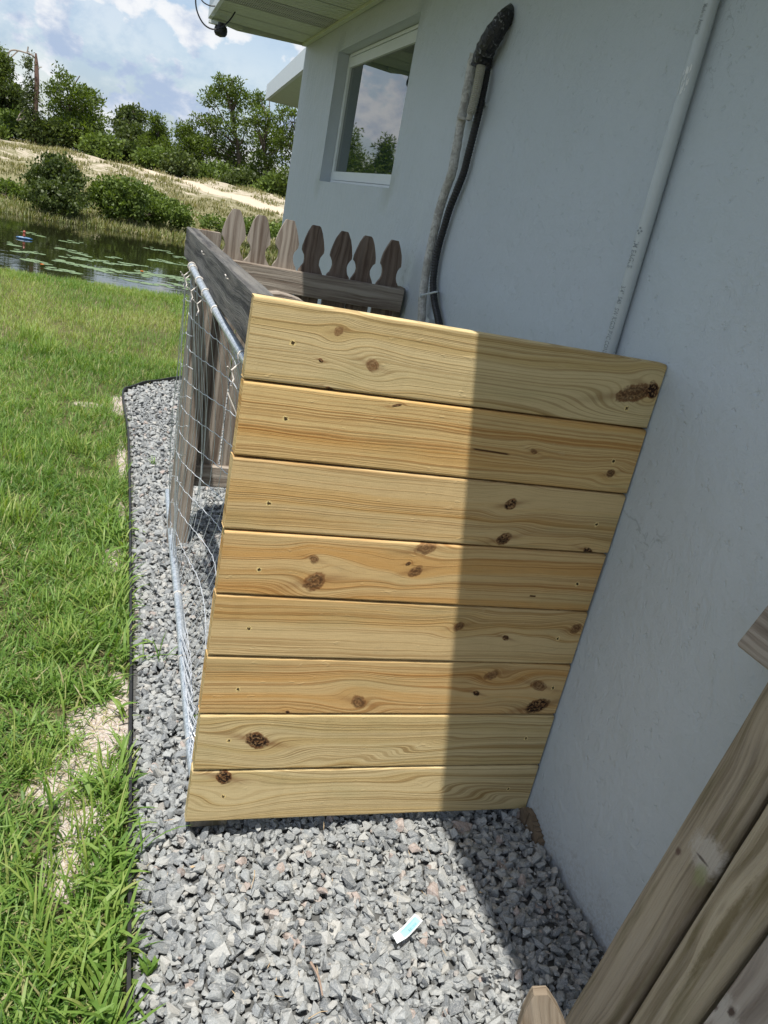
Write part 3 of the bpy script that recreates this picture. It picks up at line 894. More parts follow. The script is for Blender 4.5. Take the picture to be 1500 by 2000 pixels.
# ------------------------------------------------------------------ new board panel
panel = empty("board_panel", (0.66, 1.357, 0), label='new yellow pine screen of eight horizontal boards between old fence and wall', cat='fence panel')
LZ = [1.186, 1.040, .899, .753, .617, .476, .335, .190, .048]
RZ = [1.178, 1.037, .888, .7425, .593, .447, .301, .151, .009]
XL, XRt, YP, TH = .228, 1.086, 1.34, .032
pale = ((0.62, 0.495, 0.27), (0.54, 0.40, 0.185), (0.31, 0.19, 0.07))
warm = ((0.64, 0.465, 0.215), (0.59, 0.36, 0.13), (0.34, 0.15, 0.038))
mixd = ((0.62, 0.46, 0.235), (0.565, 0.365, 0.145), (0.32, 0.165, 0.05))
oran = ((0.62, 0.44, 0.21), (0.575, 0.335, 0.12), (0.33, 0.15, 0.04))
tones = [pale, warm, mixd, oran, mixd, oran, pale, pale]
KN = [
    [(663, 647, 9, 9, .15, 0), (729, 714, 13, 12, .25, .004), (627, 704, 5, 4, .8, 0), (1240, 768, 34, 17, .52, .008), (1275, 762, 11, 16, .95, 0), (645, 760, 8, 3, .8, 0)],
    [(1192, 925, 8, 8, .5, 0), (1043, 882, 7, 5, .3, 0), (775, 792, 10, 3, .5, 0)],
    [(997, 985, 11, 10, .8, .003), (984, 1052, 14, 10, .7, .004), (1148, 1076, 9, 6, .9, 0)],
    [(613, 1092, 10, 8, .35, .002), (614, 1135, 21, 16, .48, .008), (832, 1070, 20, 12, .3, .002), (811, 1115, 14, 10, .45, .004), (797, 1100, 5, 4, .6, 0)],
    [(896, 1224, 11, 8, .4, .003), (988, 1246, 7, 5, .7, 0), (1125, 1228, 10, 9, .4, .002)],
    [(700, 1372, 15, 12, .4, .003), (931, 1355, 7, 5, .8, 0), (961, 1320, 14, 9, .3, .003), (1053, 1340, 16, 9, .35, .003), (1049, 1381, 22, 13, .8, .003), (562, 1391, 4, 3, .8, 0)],
    [(502, 1446, 23, 13, .9, .014), (620, 1488, 12, 6, .0, .004), (770, 1470, 30, 5, 0, .003)],
    [(437, 1518, 15, 12, .98, .002), (430, 1560, 26, 12, 0, .010), (900, 1545, 40, 7, 0, .004)],
]
HO = [[(572, 670), (1225, 798)], [(558, 818), (1198, 901)], [(525, 983), (1165, 1024)], [(506, 1112), (1127, 1140)],
      [(486, 1227), (1090, 1248)], [(465, 1347), (1081, 1345)], [(447, 1446), (1027, 1442)], [(436, 1555), (992, 1540)]]
ST = {1: [(918, 1003, 876)], 3: [(1033, 1047, 1163)]}
rg = random.Random(11)
for i in range(8):
    gap = .0016
    zlt, zlb = LZ[i] - gap, LZ[i + 1] + gap
    zrt, zrb = RZ[i] - gap, RZ[i + 1] + gap
    xl = XL + (.0, .0012, -.0006, .0006, .001, .0, .0005, -.0005)[i] + rg.uniform(-.0008, .0008)
    xr = XRt + rg.uniform(-.002, .0012)
    hm = .5 * ((zlt - zlb) + (zrt - zrb))
    yo = rg.uniform(-.0015, .0015)

    def to_uv(px, py):
        p = hit(px, py, 1, YP)
        f = (p[0] - XL) / (XRt - XL)
        zb = zlb + (zrb - zlb) * f; zt = zlt + (zrt - zlt) * f
        return p[0] - xl, (p[2] - zb) / (zt - zb) * hm
    kn = []
    for (a, b, ru, rv_, dk, sw) in KN[i]:
        u, v = to_uv(a, b); u2, _ = to_uv(a + ru, b); _, v2 = to_uv(a, b + rv_)
        kn.append((u, v, max(.003, u2 - u), max(.003, abs(v2 - v)), dk, sw))
    ho = [to_uv(a, b) for a, b in HO[i]]
    st = [(to_uv(a, c_)[0], to_uv(b, c_)[0], to_uv(a, c_)[1], .0028) for a, b, c_ in ST.get(i, [])]
    mat = pine_mat(i, kn, ho, tones[i], st)
    # cross-section with rounded long edges: (y, v)
    r = .0048
    prof = []
    for (cy, cv_, a0) in ((r, r, 180), (TH - r, r, 270), (TH - r, hm - r, 0), (r, hm - r, 90)):
        for k in range(5):
            a = math.radians(a0 + 90 * k / 4)
            prof.append((cy + r * math.cos(a), cv_ + r * math.sin(a)))
    nseg = 44
    m = MB()
    us = [k / nseg for k in range(nseg + 1)]
    nr = random.Random(40 + i)
    bow = [0.0012 * math.sin(3 * f + i) for f in us]
    rings = []
    for ui, f in enumerate(us):
        x = xl + (xr - xl) * f
        zb = zlb + (zrb - zlb) * f; zt = zlt + (zrt - zlt) * f
        ring = []
        for j, (py_, pv) in enumerate(prof):
            z = zb + (zt - zb) * pv / hm
            ex = nr.uniform(-.0011, .0011) if ui in (0, nseg) else 0
            wy = nr.uniform(-.0004, .0004)
            ring.append(((x + ex, YP + yo + py_ + bow[ui] + wy, z), (x - xl, pv if py_ < TH / 2 else pv + .4)))
        rings.append(ring)
    n = len(prof)
    for ui in range(nseg):
        A, B = rings[ui], rings[ui + 1]
        for j in range(n):
            j2 = (j + 1) % n
            q = [A[j2], A[j], B[j], B[j2]]
            uvq = [c_[1] for c_ in q]
            if max(c_[1] for c_ in uvq) - min(c_[1] for c_ in uvq) > .3: uvq = [(c_[0], c_[1] if c_[1] < .39 else c_[1] - .4) for c_ in uvq]
            m.poly([c_[0] for c_ in q], uvq, not (j % 5 == 4))
    m.poly([c_[0] for c_ in rings[0]], [(.9 + p[0] * 4, p[1]) for p in prof])
    m.poly([c_[0] for c_ in reversed(rings[-1])], [(.9 + p[0] * 4, p[1]) for p in reversed(prof)])
    me = m.build("board")
    bm = bmesh.new(); bm.from_mesh(me); bmesh.ops.remove_doubles(bm, verts=bm.verts, dist=1e-6)
    bm.to_mesh(me); bm.free()
    link("board", me, mat, panel, label=['top board with a big oval knot at its right end', 'board with a thin dark streak', 'board with two round knots right of centre',
         'board with a wide brown knot left of centre', 'board with small grey knots at right', 'board with a cluster of knots at its right end', 'board with a black-hearted knot at left', 'bottom board with a black knot at its top edge'][i])
m = MB(); m.box((.243, YP + TH + .004, .0), (.325, YP + TH + .04, 1.12), long=2)
link("frame_post", m.build("frame_post"), BROWN_WOOD, panel)
m = MB(); m.box((1.03, YP + TH + .004, .0), (1.08, YP + TH + .04, 1.12), long=2)
link("frame_post", m.build("frame_post"), BROWN_WOOD, panel)
# splinters on the sawn left ends
m = MB(); rg = random.Random(8)
for k in range(90):
    z = rg.uniform(.06, 1.18); x = XL + rg.uniform(-.002, .003); y = YP + rg.uniform(-.0015, .004); l = rg.uniform(.002, .006)
    d = Vector((rg.uniform(-1, .5), rg.uniform(-1, 0), rg.uniform(-1, 1))).normalized() * l
    p = Vector((x, y, z)); q = Vector((0, 0, .0009))
    m.poly([p - q, p + q, p + d])
link("splinters", m.build("splinters"), simple("fresh_splinters", (0.62, 0.47, 0.22), .8), panel, kind='stuff')

# ------------------------------------------------------------------ old picket fence behind
fence = empty("picket_fence", (.66, 2.96, 0), label='old weathered picket fence with pointed tops behind the new panel', cat='fence')
OUT = [(1.266, .011), (1.262, .016), (1.240, .0265), (1.215, .035), (1.188, .0415), (1.173, .0420), (1.166, .036), (1.156, .0300), (1.142, .0268), (1.128, .0290),
       (1.116, .0345), (1.106, .0410), (1.098, .0445), (0.9, .0448), (0.6, .0448), (0.4, .0448), (.235, .0448)]


def picket_mesh(out, thick, name="picket"):
    m = MB(); n = len(out)
    ztop = out[0][0]
    for s_, y_ in ((1, 0), (-1, thick)):
        for (z0, h0), (z1, h1) in zip(out, out[1:]):
            q = [(-h1, y_, z1), (h1, y_, z1), (h0, y_, z0), (-h0, y_, z0)]
            if s_ < 0: q = q[::-1]
            m.poly(q, [(p[2], p[0]) for p in q])
    for s_ in (-1, 1):
        for (z0, h0), (z1, h1) in zip(out, out[1:]):
            q = [(s_ * h1, 0, z1), (s_ * h0, 0, z0), (s_ * h0, thick, z0), (s_ * h1, thick, z1)]
            if s_ > 0: q = q[::-1]
            m.poly(q, [(p[2], .05 + p[1]) for p in q])
    h0 = out[0][1]; m.poly([(-h0, 0, ztop), (h0, 0, ztop), (h0, thick, ztop), (-h0, thick, ztop)], [(0, 0), (.02, 0), (.02, .02), (0, .02)])
    h0 = out[-1][1]; zb = out[-1][0]
    m.poly([(-h0, thick, zb), (h0, thick, zb), (h0, 0, zb), (-h0, 0, zb)], [(0, 0), (.02, 0), (.02, .02), (0, .02)])
    return m.build(name)


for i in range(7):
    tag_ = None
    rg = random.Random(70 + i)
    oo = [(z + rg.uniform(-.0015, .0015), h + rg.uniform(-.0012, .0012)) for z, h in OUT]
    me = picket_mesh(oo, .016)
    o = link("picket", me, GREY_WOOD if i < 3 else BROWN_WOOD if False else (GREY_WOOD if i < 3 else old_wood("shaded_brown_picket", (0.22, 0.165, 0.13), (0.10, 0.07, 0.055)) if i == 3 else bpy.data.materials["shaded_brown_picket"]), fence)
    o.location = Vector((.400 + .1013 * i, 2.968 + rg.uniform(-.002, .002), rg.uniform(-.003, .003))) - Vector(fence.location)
    o.rotation_euler = (0, rg.uniform(-.012, .012) * .5, 0)


def rail(name, a, b, long, mat, parent, seed=0, **kw):
    """bevelled, slightly uneven timber between corner points a and b"""
    rg = random.Random(seed)
    oth = [i for i in range(3) if i != long]
    m = MB()
    n = 14
    bev = .0035
    c0, c1 = (a[oth[0]], b[oth[0]]), (a[oth[1]], b[oth[1]])
    ring0 = [(c0[0] + bev, c1[0]), (c0[1] - bev, c1[0]), (c0[1], c1[0] + bev), (c0[1], c1[1] - bev), (c0[1] - bev, c1[1]), (c0[0] + bev, c1[1]), (c0[0], c1[1] - bev), (c0[0], c1[0] + bev)]
    per = [0]
    for i in range(8):
        p, q = ring0[i], ring0[(i + 1) % 8]
        per.append(per[-1] + math.hypot(p[0] - q[0], p[1] - q[1]))
    R = []
    for k in range(n + 1):
        f = k / n; l = a[long] + (b[long] - a[long]) * f
        ring = []
        for (p, q) in ring0:
            c = [0, 0, 0]; c[long] = l + (rg.uniform(-.002, .002) if k in (0, n) else 0)
            c[oth[0]] = p + rg.uniform(-.0008, .0008); c[oth[1]] = q + rg.uniform(-.0008, .0008)
            ring.append(tuple(c))
        R.append(ring)
    for k in range(n):
        for j in range(8):
            j2 = (j + 1) % 8
            m.poly([R[k][j], R[k][j2], R[k + 1][j2], R[k + 1][j]],
                   [(R[k][j][long], per[j]), (R[k][j2][long], per[j + 1]), (R[k + 1][j2][long], per[j + 1]), (R[k + 1][j][long], per[j])])
    m.poly(R[0][::-1], [(p[oth[0]] * .3, p[oth[1]]) for p in R[0][::-1]]); m.poly(R[-1], [(p[oth[0]] * .3, p[oth[1]]) for p in R[-1]])
    me = m.build(name)
    bm = bmesh.new(); bm.from_mesh(me); bmesh.ops.remove_doubles(bm, verts=bm.verts, dist=1e-6); bmesh.ops.recalc_face_normals(bm, faces=bm.faces)
    bm.to_mesh(me); bm.free()
    return link(name, me, mat, parent, **kw)


rail("rail", (.356, 2.931, 1.012), (1.066, 2.965, 1.098), 0, GREY_WOOD, fence, 1)
rail("rail", (.356, 2.931, .226), (1.066, 2.965, .312), 0, GREY_WOOD, fence, 2)
rail("post", (.274, 2.885, -.03), (.352, 2.964, 1.182), 2, GREY_WOOD, fence, 3)
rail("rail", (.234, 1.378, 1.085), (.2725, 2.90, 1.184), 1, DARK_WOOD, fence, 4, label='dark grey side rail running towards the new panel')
rail("post", (1.046, 2.967, -.03), (1.082, 3.03, 1.10), 2, BROWN_WOOD, fence, 5)
# leaf litter on the post top
m = MB(); rg = random.Random(4)
for k in range(26):
    p = Vector((rg.uniform(.285, .345), rg.uniform(2.89, 2.955), 1.1835)); a = rg.uniform(0, 6.28)
    d = Vector((math.cos(a), math.sin(a), rg.uniform(0, .5))) * rg.uniform(.006, .014); e = Vector((-math.sin(a), math.cos(a), 0)) * .0022
    m.poly([p - e, p + d, p + e])
lf = link("leaf_litter", m.build("leaf_litter"), simple("dead_leaf", (0.18, 0.09, 0.05), .8), None, label='dry leaf crumbs on top of the old corner post', cat='leaf litter')
lf['kind'] = 'stuff'
# bent nails and rust spots on the side rail
for (px, py) in ((398, 497), (445, 545)):
    p = Vector(hit(px, py, 0, .2335)); m = MB()
    tube(m, [p + Vector((.002, 0, 0)), p + Vector((-.004, 0, .001)), p + Vector((-.006, .004, .008)), p + Vector((-.005, -.005, .006))], .0014, 6)
    link("nail", m.build("nail"), TIE, fence)

# weathered board end lying inside the enclosure, just behind the top board
p0 = hit(529, 572, 1, 1.62); p1 = hit(610, 590, 1, 1.62)
m = MB()
zt = [(0, .0), (.02, .004), (.05, .0), (.075, -.006), (.092, -.022), (.10, -.04)]
bx, bz = p0[0], p0[2]
L_ = p1[0] - p0[0]
pr = [(bx + L_ * a / .1, bz + b * .8) for a, b in zt]
for (x0, z0), (x1, z1) in zip(pr, pr[1:]):
    m.poly([(x0, 1.60, z0), (x1, 1.60, z1), (x1, 1.66, z1), (x0, 1.66, z0)], [(x0, 0), (x1, 0), (x1, .06), (x0, .06)])
    m.poly([(x0, 1.60, bz - .5), (x1, 1.60, bz - .5), (x1, 1.60, z1), (x0, 1.60, z0)])
    m.poly([(x0, 1.66, bz - .5), (x0, 1.66, z0), (x1, 1.66, z1), (x1, 1.66, bz - .5)])
m.poly([(pr[0][0], 1.60, bz - .5), (pr[0][0], 1.60, pr[0][1]), (pr[0][0], 1.66, pr[0][1]), (pr[0][0], 1.66, bz - .5)])
for v in range(len(m.v)):
    pass
link("loose_board", m.build("loose_board"), GREY_WOOD, None, label='weathered grey board end with a sloped top, just behind the new top board', cat='board')

# ------------------------------------------------------------------ wire mesh gate leaning outside the side rail
gate = empty("wire_gate", (.25, 2.2, 0), label='bent galvanised wire mesh gate leaning along the old side rail', cat='gate')
TA = Vector(hit(487, 714, 1, 1.42)); TB = Vector(hit(374, 519, 1, 2.42))
topc = [TA + (TB - TA) * f + Vector((0, 0, -.006 * math.sin(math.pi * f))) for f in np.linspace(-.04, 1, 12)]
m = MB(); tube(m, topc, .0092, 14)
link("top_tube", m.build("top_tube"), GALV, gate)
bp = [(388, 1560, .02), (377, 1490, .03), (370, 1420, .035), (361, 1320, .04), (354, 1235, .045), (347, 1160, .045), (338, 1080, .05), (332, 1010, .05), (328, 960, .06)]
botc = spline([hit(a, b, 2, c_) for a, b, c_ in bp], 4)
m = MB(); tube(m, botc, .0135, 14)
link("bottom_tube", m.build("bottom_tube"), GALV, gate)
bot = [Vector(p) for p in botc]


def along(path, f):
    f = max(0, min(.9999, f)) * (len(path) - 1); i = int(f)
    return Vector(path[i]).lerp(Vector(path[i + 1]), f - i)


def mesh_pt(s_, q):
    """s_ 0 near..1 far, q 0 top..1 bottom; the loose sheet sags in between the tubes"""
    a = along(topc, s_)
    yf = 2.42 + .42 * q - .1 * q * q
    b = along(bot, .12 + .70 * s_)
    p = a.lerp(b, q)
    p.y = 1.45 + (yf - 1.45) * s_
    g = min(1.0, (1 - s_) / .38); g = g * g * (3 - 2 * g) if s_ > .62 else 1 - .8 * (1 - s_ / .62) ** 2
    p.x += .135 * max(0, math.sin(math.pi * min(1, q * .96 + .02))) ** .8 * g
    p.x += .003 * math.sin(9 * q + 12 * s_)
    return p


m = MB(); rg = random.Random(21)
nv = 23
for i in range(nv + 1):
    s_ = i / nv
    pts = [mesh_pt(s_, q) + Vector((rg.uniform(-.001, .001), rg.uniform(-.002, .002), 0)) for q in np.linspace(.012, .995, 16)]
    tube(m, pts, .00105, 5, False)
nh = 10
for j in range(nh + 1):
    q = .05 + .95 * j / nh
    n = nv * 2
    pts = [mesh_pt(k / n, min(1, q + .010 * math.sin(k / n * 4 + j) + (.0035 if k % 2 else 0))) + Vector((rg.uniform(-.0012, .0012), 0, 0)) for k in range(n + 1)]
    tube(m, pts, .00135, 5, False)
# second crumpled layer of mesh folded over at the far end
for i in range(13):
    s0 = .80 + .02 * i; off = rg.uniform(-.02, .004)
    pts = []
    for q in np.linspace(.03, .96, 14):
        p = mesh_pt(min(1, s0 + .03 * math.sin(5 * q + i)), q)
        pts.append(p + Vector((off + rg.uniform(-.003, .003) - .010 * math.sin(math.pi * q), .03 * math.sin(2.5 * q + i * .5), 0)))
    tube(m, pts, .0010, 5, False)
for j in range(9):
    q = .07 + .1 * j
    pts = [mesh_pt(.88 + .12 * f, min(.98, q + .03 * f + .006 * math.sin(f * 9 + j))) + Vector((-.018 + .005 * math.sin(f * 14 + j), 0, 0)) for f in np.linspace(0, 1, 9)]
    tube(m, pts, .0010, 5, False)
# crumpled end near the bottom tube
for j in range(20):
    q0 = .78 + .011 * j; pts = []
    for f in np.linspace(0, 1, 12):
        p = along(bot, .02 + .45 * f) + Vector((.012 * math.sin(f * 22 + j * 2.1), 0, .018 + .03 * abs(math.sin(f * 13 + j * 1.3))))
        pts.append(p)
    if j < 9: tube(m, pts, .0010, 5, False)
link("wire_mesh", m.build("wire_mesh"), WIRE, gate)


def tie(f, path, rad, parent, tail=True, seed=0, mat=TIE):
    rg = random.Random(seed)
    c = along(path, f); t_ = (along(path, min(1, f + .05)) - along(path, f - .05)).normalized()
    n_ = Vector((0, 0, 1)) - t_ * t_.z; n_.normalize(); b_ = t_.cross(n_)
    m = MB(); pts = []
    for k in range(22):
        a = 2 * math.pi * k / 14
        pts.append(c + (n_ * math.cos(a) + b_ * math.sin(a)) * (rad + .0015) + t_ * (.004 * k / 14 + rg.uniform(-.0004, .0004)))
    if tail:
        p = pts[-1]
        pts += [p + Vector((-.010, .004, -.012)), p + Vector((-.020, -.006, -.020)), p + Vector((-.014, -.012, -.034)), p + Vector((-.020, -.022, -.046))]
    tube(m, pts, .0017, 6)
    if tail:
        tube(m, [pts[-3], pts[-3] + Vector((-.002, -.022, .004)), pts[-3] + Vector((-.012, -.03, .014))], .0014, 6)
    link("wire_tie", m.build("wire_tie"), mat, parent)


for k, f in enumerate((.99, .95, .80, .66, .48, .10)):
    tie(f, topc, .0092, gate, k != 4, k)
for k, f in enumerate((.20, .42, .62)):
    tie(f, botc, .0135, gate, False, 20 + k)
m = MB()
e = mesh_pt(.14, .10)
for k in range(6):
    q = e + Vector((rg.uniform(-.03, .02), rg.uniform(-.03, .03), rg.uniform(-.02, .02)))
    tube(m, spline([q, q + Vector((-.02, -.02, .02 + .01 * k)), q + Vector((.01, -.03, -.03)), q + Vector((.012, .02, -.05 - .01 * k))], 4), .0013, 5)
link("wire_ends", m.build("wire_ends"), TIE, gate)

# ------------------------------------------------------------------ old fence section leaning on the wall, lower right
old = empty("old_fence_section", (.9, .7, 0), label='old brown picket fence section leaning on the wall at lower right', cat='fence section')
x_at = lambda z: .865 + .155 * z
# plane of the pickets: x = .865 + .155 z


def on_lean(px, py):
    d = ray(px, py); k = (x_at(0) + .155 * EYE[2] - EYE[0]) / (d[0] - .155 * d[2])
    return EYE + d * k


edges = []
for (a, b) in (((1500, 1355), (1110, 2000)), ((1500, 1574), (1238, 1996)), ((1500, 1590), (1242, 2000)), ((1500, 1826), (1374, 2000)), ((1500, 1842), (1384, 2000))):
    edges.append((on_lean(*a), on_lean(*b)))


def edge_y(e, z):
    (a, b) = e
    f = (z - b[2]) / (a[2] - b[2]); return b[1] + (a[1] - b[1]) * f


TW = .022


def slat(eL, eR, zt, zb, mat, seed, gothic=True):
    rg = random.Random(seed)
    zsl = [zb + (zt - zb) * k / 16 for k in range(17)]
    m = MB(); bev = .005
    R = []
    for z in zsl:
        yl, yr = (eL(z), eR(z))
        x = x_at(z); w_ = yl - yr
        ring = [(x, yl - bev), (x - 0, yl - bev)]
        ring = [(x - TW * .55, yl), (x - TW, yl - bev), (x - TW, yr + bev), (x - TW * .55, yr), (x, yr), (x, yl)]
        R.append([(p[0] + rg.uniform(-.0006, .0006), p[1] + rg.uniform(-.0006, .0006), z) for p in ring])
    vv = [-.01, 0, w_ - 2 * bev, w_ - bev, w_ + .01, w_ + .1, w_ + .12]
    n = 6
    for k in range(16):
        for j in range(n):
            j2 = (j + 1) % n
            m.poly([R[k][j], R[k][j2], R[k + 1][j2], R[k + 1][j]], [(R[k][j][2], vv[j]), (R[k][j][2], vv[j + 1]), (R[k + 1][j][2], vv[j + 1]), (R[k + 1][j][2], vv[j])], j in (0, 2))
    m.poly(R[0][::-1]); m.poly(R[-1])
    me = m.build("picket")
    bm = bmesh.new(); bm.from_mesh(me); bmesh.ops.remove_doubles(bm, verts=bm.verts, dist=1e-6); bmesh.ops.recalc_face_normals(bm, faces=bm.faces)
    bm.to_mesh(me); bm.free()
    return me


pitch = None
zt_, zb_ = 1.12, .02
w1 = edge_y(edges[0], .4) - edge_y(edges[2], .4)
def plank_uv(px, py, eL):
    p = on_lean(px, py); return p[2], edge_y(eL, p[2]) - p[1] - .006


PALE_S, DARK_S, GRN_S = (0.46, 0.42, 0.37), (0.05, 0.028, 0.022), (0.25, 0.27, 0.13)
u_, v_ = plank_uv(1400, 1665, edges[0]); u2_, v2_ = plank_uv(1345, 1660, edges[0]); u3_, v3_ = plank_uv(1385, 1700, edges[0]); u4_, v4_ = plank_uv(1390, 1672, edges[0])
W1 = old_wood("knotty_plank_wood", (0.37, 0.31, 0.225), (0.155, 0.12, 0.08), 0.95, 0.12, 1.1, 0.016,
              [(u_, v_, .034, .036, PALE_S, .8), (u3_, v3_, .022, .012, GRN_S, .6), (u2_, v2_, .009, .006, (0.12, 0.075, 0.06), .9), (u4_, v4_, .003, .016, (0.06, 0.045, 0.04), .8)])
u_, v_ = plank_uv(1395, 1870, edges[2])
W2 = old_wood("broad_grained_plank_wood", (0.41, 0.345, 0.245), (0.19, 0.15, 0.09), 0.8, 0.1, 0.8, 0.016, [(u_ + .05, v_ + .01, .11, .013, (0.13, 0.10, 0.05), .7)])
u_, v_ = plank_uv(1420, 1958, edges[4]); u2_, v2_ = plank_uv(1452, 1972, edges[4])
W3 = old_wood("grey_knotted_plank_wood", (0.36, 0.31, 0.26), (0.17, 0.135, 0.11), 0.7, 0.0, 0.7, 0.03,
              [(u_, v_ + .012, .035, .035, PALE_S, .7), (u_, v_, .011, .007, DARK_S, .9), (u2_, v2_, .010, .008, DARK_S, .9)])
link("picket", slat(lambda z: edge_y(edges[0], z), lambda z: edge_y(edges[1], z), zt_, zb_, BROWN_WOOD, 1), W1, old, label='old plank with a pale bleached knot')
link("picket", slat(lambda z: edge_y(edges[2], z), lambda z: edge_y(edges[3], z), zt_, zb_, BROWN_WOOD, 2), W2, old, label='plank with a broad dark tongue of grain')
link("picket", slat(lambda z: edge_y(edges[4], z), lambda z: edge_y(edges[4], z) - w1 * .95, zt_, zb_, BROWN_WOOD, 3), W3, old, label='grey plank with two dark round knots')
for k in range(1, 4):
    link("picket", slat(lambda z: edge_y(edges[4], z) - w1 * k, lambda z: edge_y(edges[4], z) - w1 * k - w1 * .95, zt_, zb_, BROWN_WOOD, 3 + k), BROWN_WOOD, old)
# rail at the back of the pickets sticks out on the left
ra = hit(1446, 1262, 0, 1.0); rb = hit(1500, 1178, 0, 1.0)
rr = rail("rail", (.992, .25, 0), (1.027, .847, .090), 1, GREY_WOOD, old, 9, label='grey rail end sticking out beyond the first picket')
me = rr.data
for v in me.vertices:
    z = v.co.z
    v.co.x += .155 * z
    v.co.y += (rb[1] - ra[1]) * z / .09
    v.co.z += ra[2]

# loose picket tip poking up at the bottom edge
tipc = Vector(hit(1056, 1944, 2, .34))
out = [(0, .010), (-.006, .014), (-.03, .0255), (-.055, .034), (-.082, .041), (-.097, .0415), (-.104, .036), (-.114, .030), (-.128, .027), (-.142, .029), (-.155, .0345), (-.168, .043), (-.18, .0448), (-.25, .0448), (-.31, .0448)]
me = picket_mesh(out, .018)
tp = link("loose_picket", me, old_wood("pale_weathered_picket", (0.34, 0.28, 0.21), (0.17, 0.13, 0.09)), None,
          label='sunlit pointed picket tip poking up in front of the leaning fence section', cat='picket')
base_ = Vector(hit(1075, 2300, 2, .03)); up_ = (tipc - base_).normalized()
fw = (tipc - Vector(EYE)).normalized(); side = fw.cross(up_).normalized(); fw = up_.cross(side).normalized()
side2 = (side + fw * .1).normalized(); fw2 = up_.cross(side2)
tp.matrix_world = Matrix.Translation(tipc) @ Matrix((side2, fw2, up_)).transposed().to_4x4()

# ------------------------------------------------------------------ edging and gravel
EP = [(.098, -1.5), (.100, -.5), (.104, .5), (.106, .94), (.113, 1.27), (.119, 1.7), (.125, 2.02), (.132, 2.69), (.139, 3.5), (.141, 4.2), (.126, 4.70), (.117, 5.02), (.124, 5.13), (.167, 5.24), (.286, 5.42), (.448, 5.60), (.70, 5.76), (1.02, 5.86), (1.5, 5.9)]
ep = spline([(a, b, 0) for a, b in EP], 6)
m = MB()
for i in range(len(ep) - 1):
    a, b = ep[i], ep[i + 1]
    def nn(k):
        t0 = ep[min(k + 1, len(ep) - 1)] - ep[max(k - 1, 0)]; t0 = t0 / np.linalg.norm(t0); return np.array([-t0[1], t0[0], 0]) * .0035
    na, nb = nn(i), nn(i + 1)
    za = .012 + .004 * math.sin(i * .7); zb2 = .012 + .004 * math.sin((i + 1) * .7)
    up0, up1 = np.array([0, 0, za]), np.array([0, 0, zb2]); dn = np.array([0, 0, -.045])
    m.poly([a - na + dn, b - nb + dn, b - nb + up1, a - na + up0]); m.poly([b + nb + dn, a + na + dn, a + na + up0, b + nb + up1]); m.poly([a - na + up0, b - nb + up1, b + nb + up1, a + na + up0])
link("lawn_edging", m.build("lawn_edging"), EDGEP, None, label='black plastic edging strip between lawn and gravel', cat='edging')

ey = np.array([p[1] for p in ep]); ex = np.array([p[0] for p in ep])


def in_bed(x, y, mar=.018):
    i_end = int(np.argmax(ey > 5.0)) if (ey > 5.0).any() else len(ey)
    lim = np.interp(y, ey[:i_end], ex[:i_end])
    ok = (x > lim + mar) & (x < XW - .014)
    ycap = np.interp(x, ex[i_end:], ey[i_end:])
    return ok & (y < ycap - mar)


bed = empty("gravel_bed", (.6, 2.0, 0), kind='structure', label='bed of crushed grey granite between lawn edging and house wall')
m = MB()
bpts = [(p[0], p[1]) for p in ep if p[0] < 1.08]
m.poly([(x, y, -.026) for x, y in bpts] + [(1.088, bpts[-1][1], -.026), (1.088, -1.5, -.026)])
link("bed_base", m.build("bed_base"), BEDM, bed)

rg = random.Random(77)
templates = []
for k in range(48):
    bm = bmesh.new()
    npt = rg.choice([12, 13, 15, 18])
    el = (rg.uniform(.95, 1.40), rg.uniform(.75, 1.0), rg.uniform(.50, .78))
    for _ in range(npt):
        v = Vector((rg.gauss(0, 1), rg.gauss(0, 1), rg.gauss(0, 1))).normalized() * rg.uniform(.88, 1.06)
        bm.verts.new((v.x * el[0] * .5, v.y * el[1] * .5, v.z * el[2] * .5))
    bmesh.ops.convex_hull(bm, input=bm.verts)
    for v in [v for v in bm.verts if not v.link_faces]: bm.verts.remove(v)
    me = bpy.data.meshes.new("stone"); bm.to_mesh(me); bm.free()
    V = np.array([v.co[:] for v in me.vertices]); T = np.array([list(p.vertices) for p in me.polygons if len(p.vertices) == 3])
    bpy.data.meshes.remove(me)
    templates.append((V, T))

nr = np.random.RandomState(5)


def jitter_grid(x0, x1, y0, y1, sp):
    xs_, ys_ = np.meshgrid(np.arange(x0, x1, sp), np.arange(y0, y1, sp * .9))
    xs_ = xs_ + (np.arange(xs_.shape[0]) % 2)[:, None] * sp * .5
    p = np.stack([xs_.ravel(), ys_.ravel()], 1) + nr.uniform(-.42, .42, (xs_.size, 2)) * sp
    return p[in_bed(p[:, 0], p[:, 1])]


lay = []
a = jitter_grid(.09, 1.09, -.3, 4.2, .0185); lay.append((a, -.020, 1.0))
a = jitter_grid(.09, 1.09, -.5, 5.9, .0225); lay.append((a, -.0105, 1.0))
a = jitter_grid(.09, 1.09, .2, 5.9, .038); lay.append((a, -.002, .95))
PX, PZ, SZ = [], [], []
for a, z, s_ in lay:
    PX.append(a); PZ.append(z + nr.uniform(-.004, .004, len(a)))
    SZ.append(s_ * np.clip(nr.lognormal(math.log(.0232), .32, len(a)), .010, .052))
a = jitter_grid(.09, 1.09, .3, 3.2, .030); PX.append(a); PZ.append(nr.uniform(-.010, .004, len(a))); SZ.append(nr.uniform(.006, .012, len(a)))
PX = np.concatenate(PX); PZ = np.concatenate(PZ); SZ = np.concatenate(SZ)
hum = np.array([0.006 * mnoise.noise(Vector((p[0] * 5, p[1] * 5, 1))) for p in PX]); PZ = PZ + hum
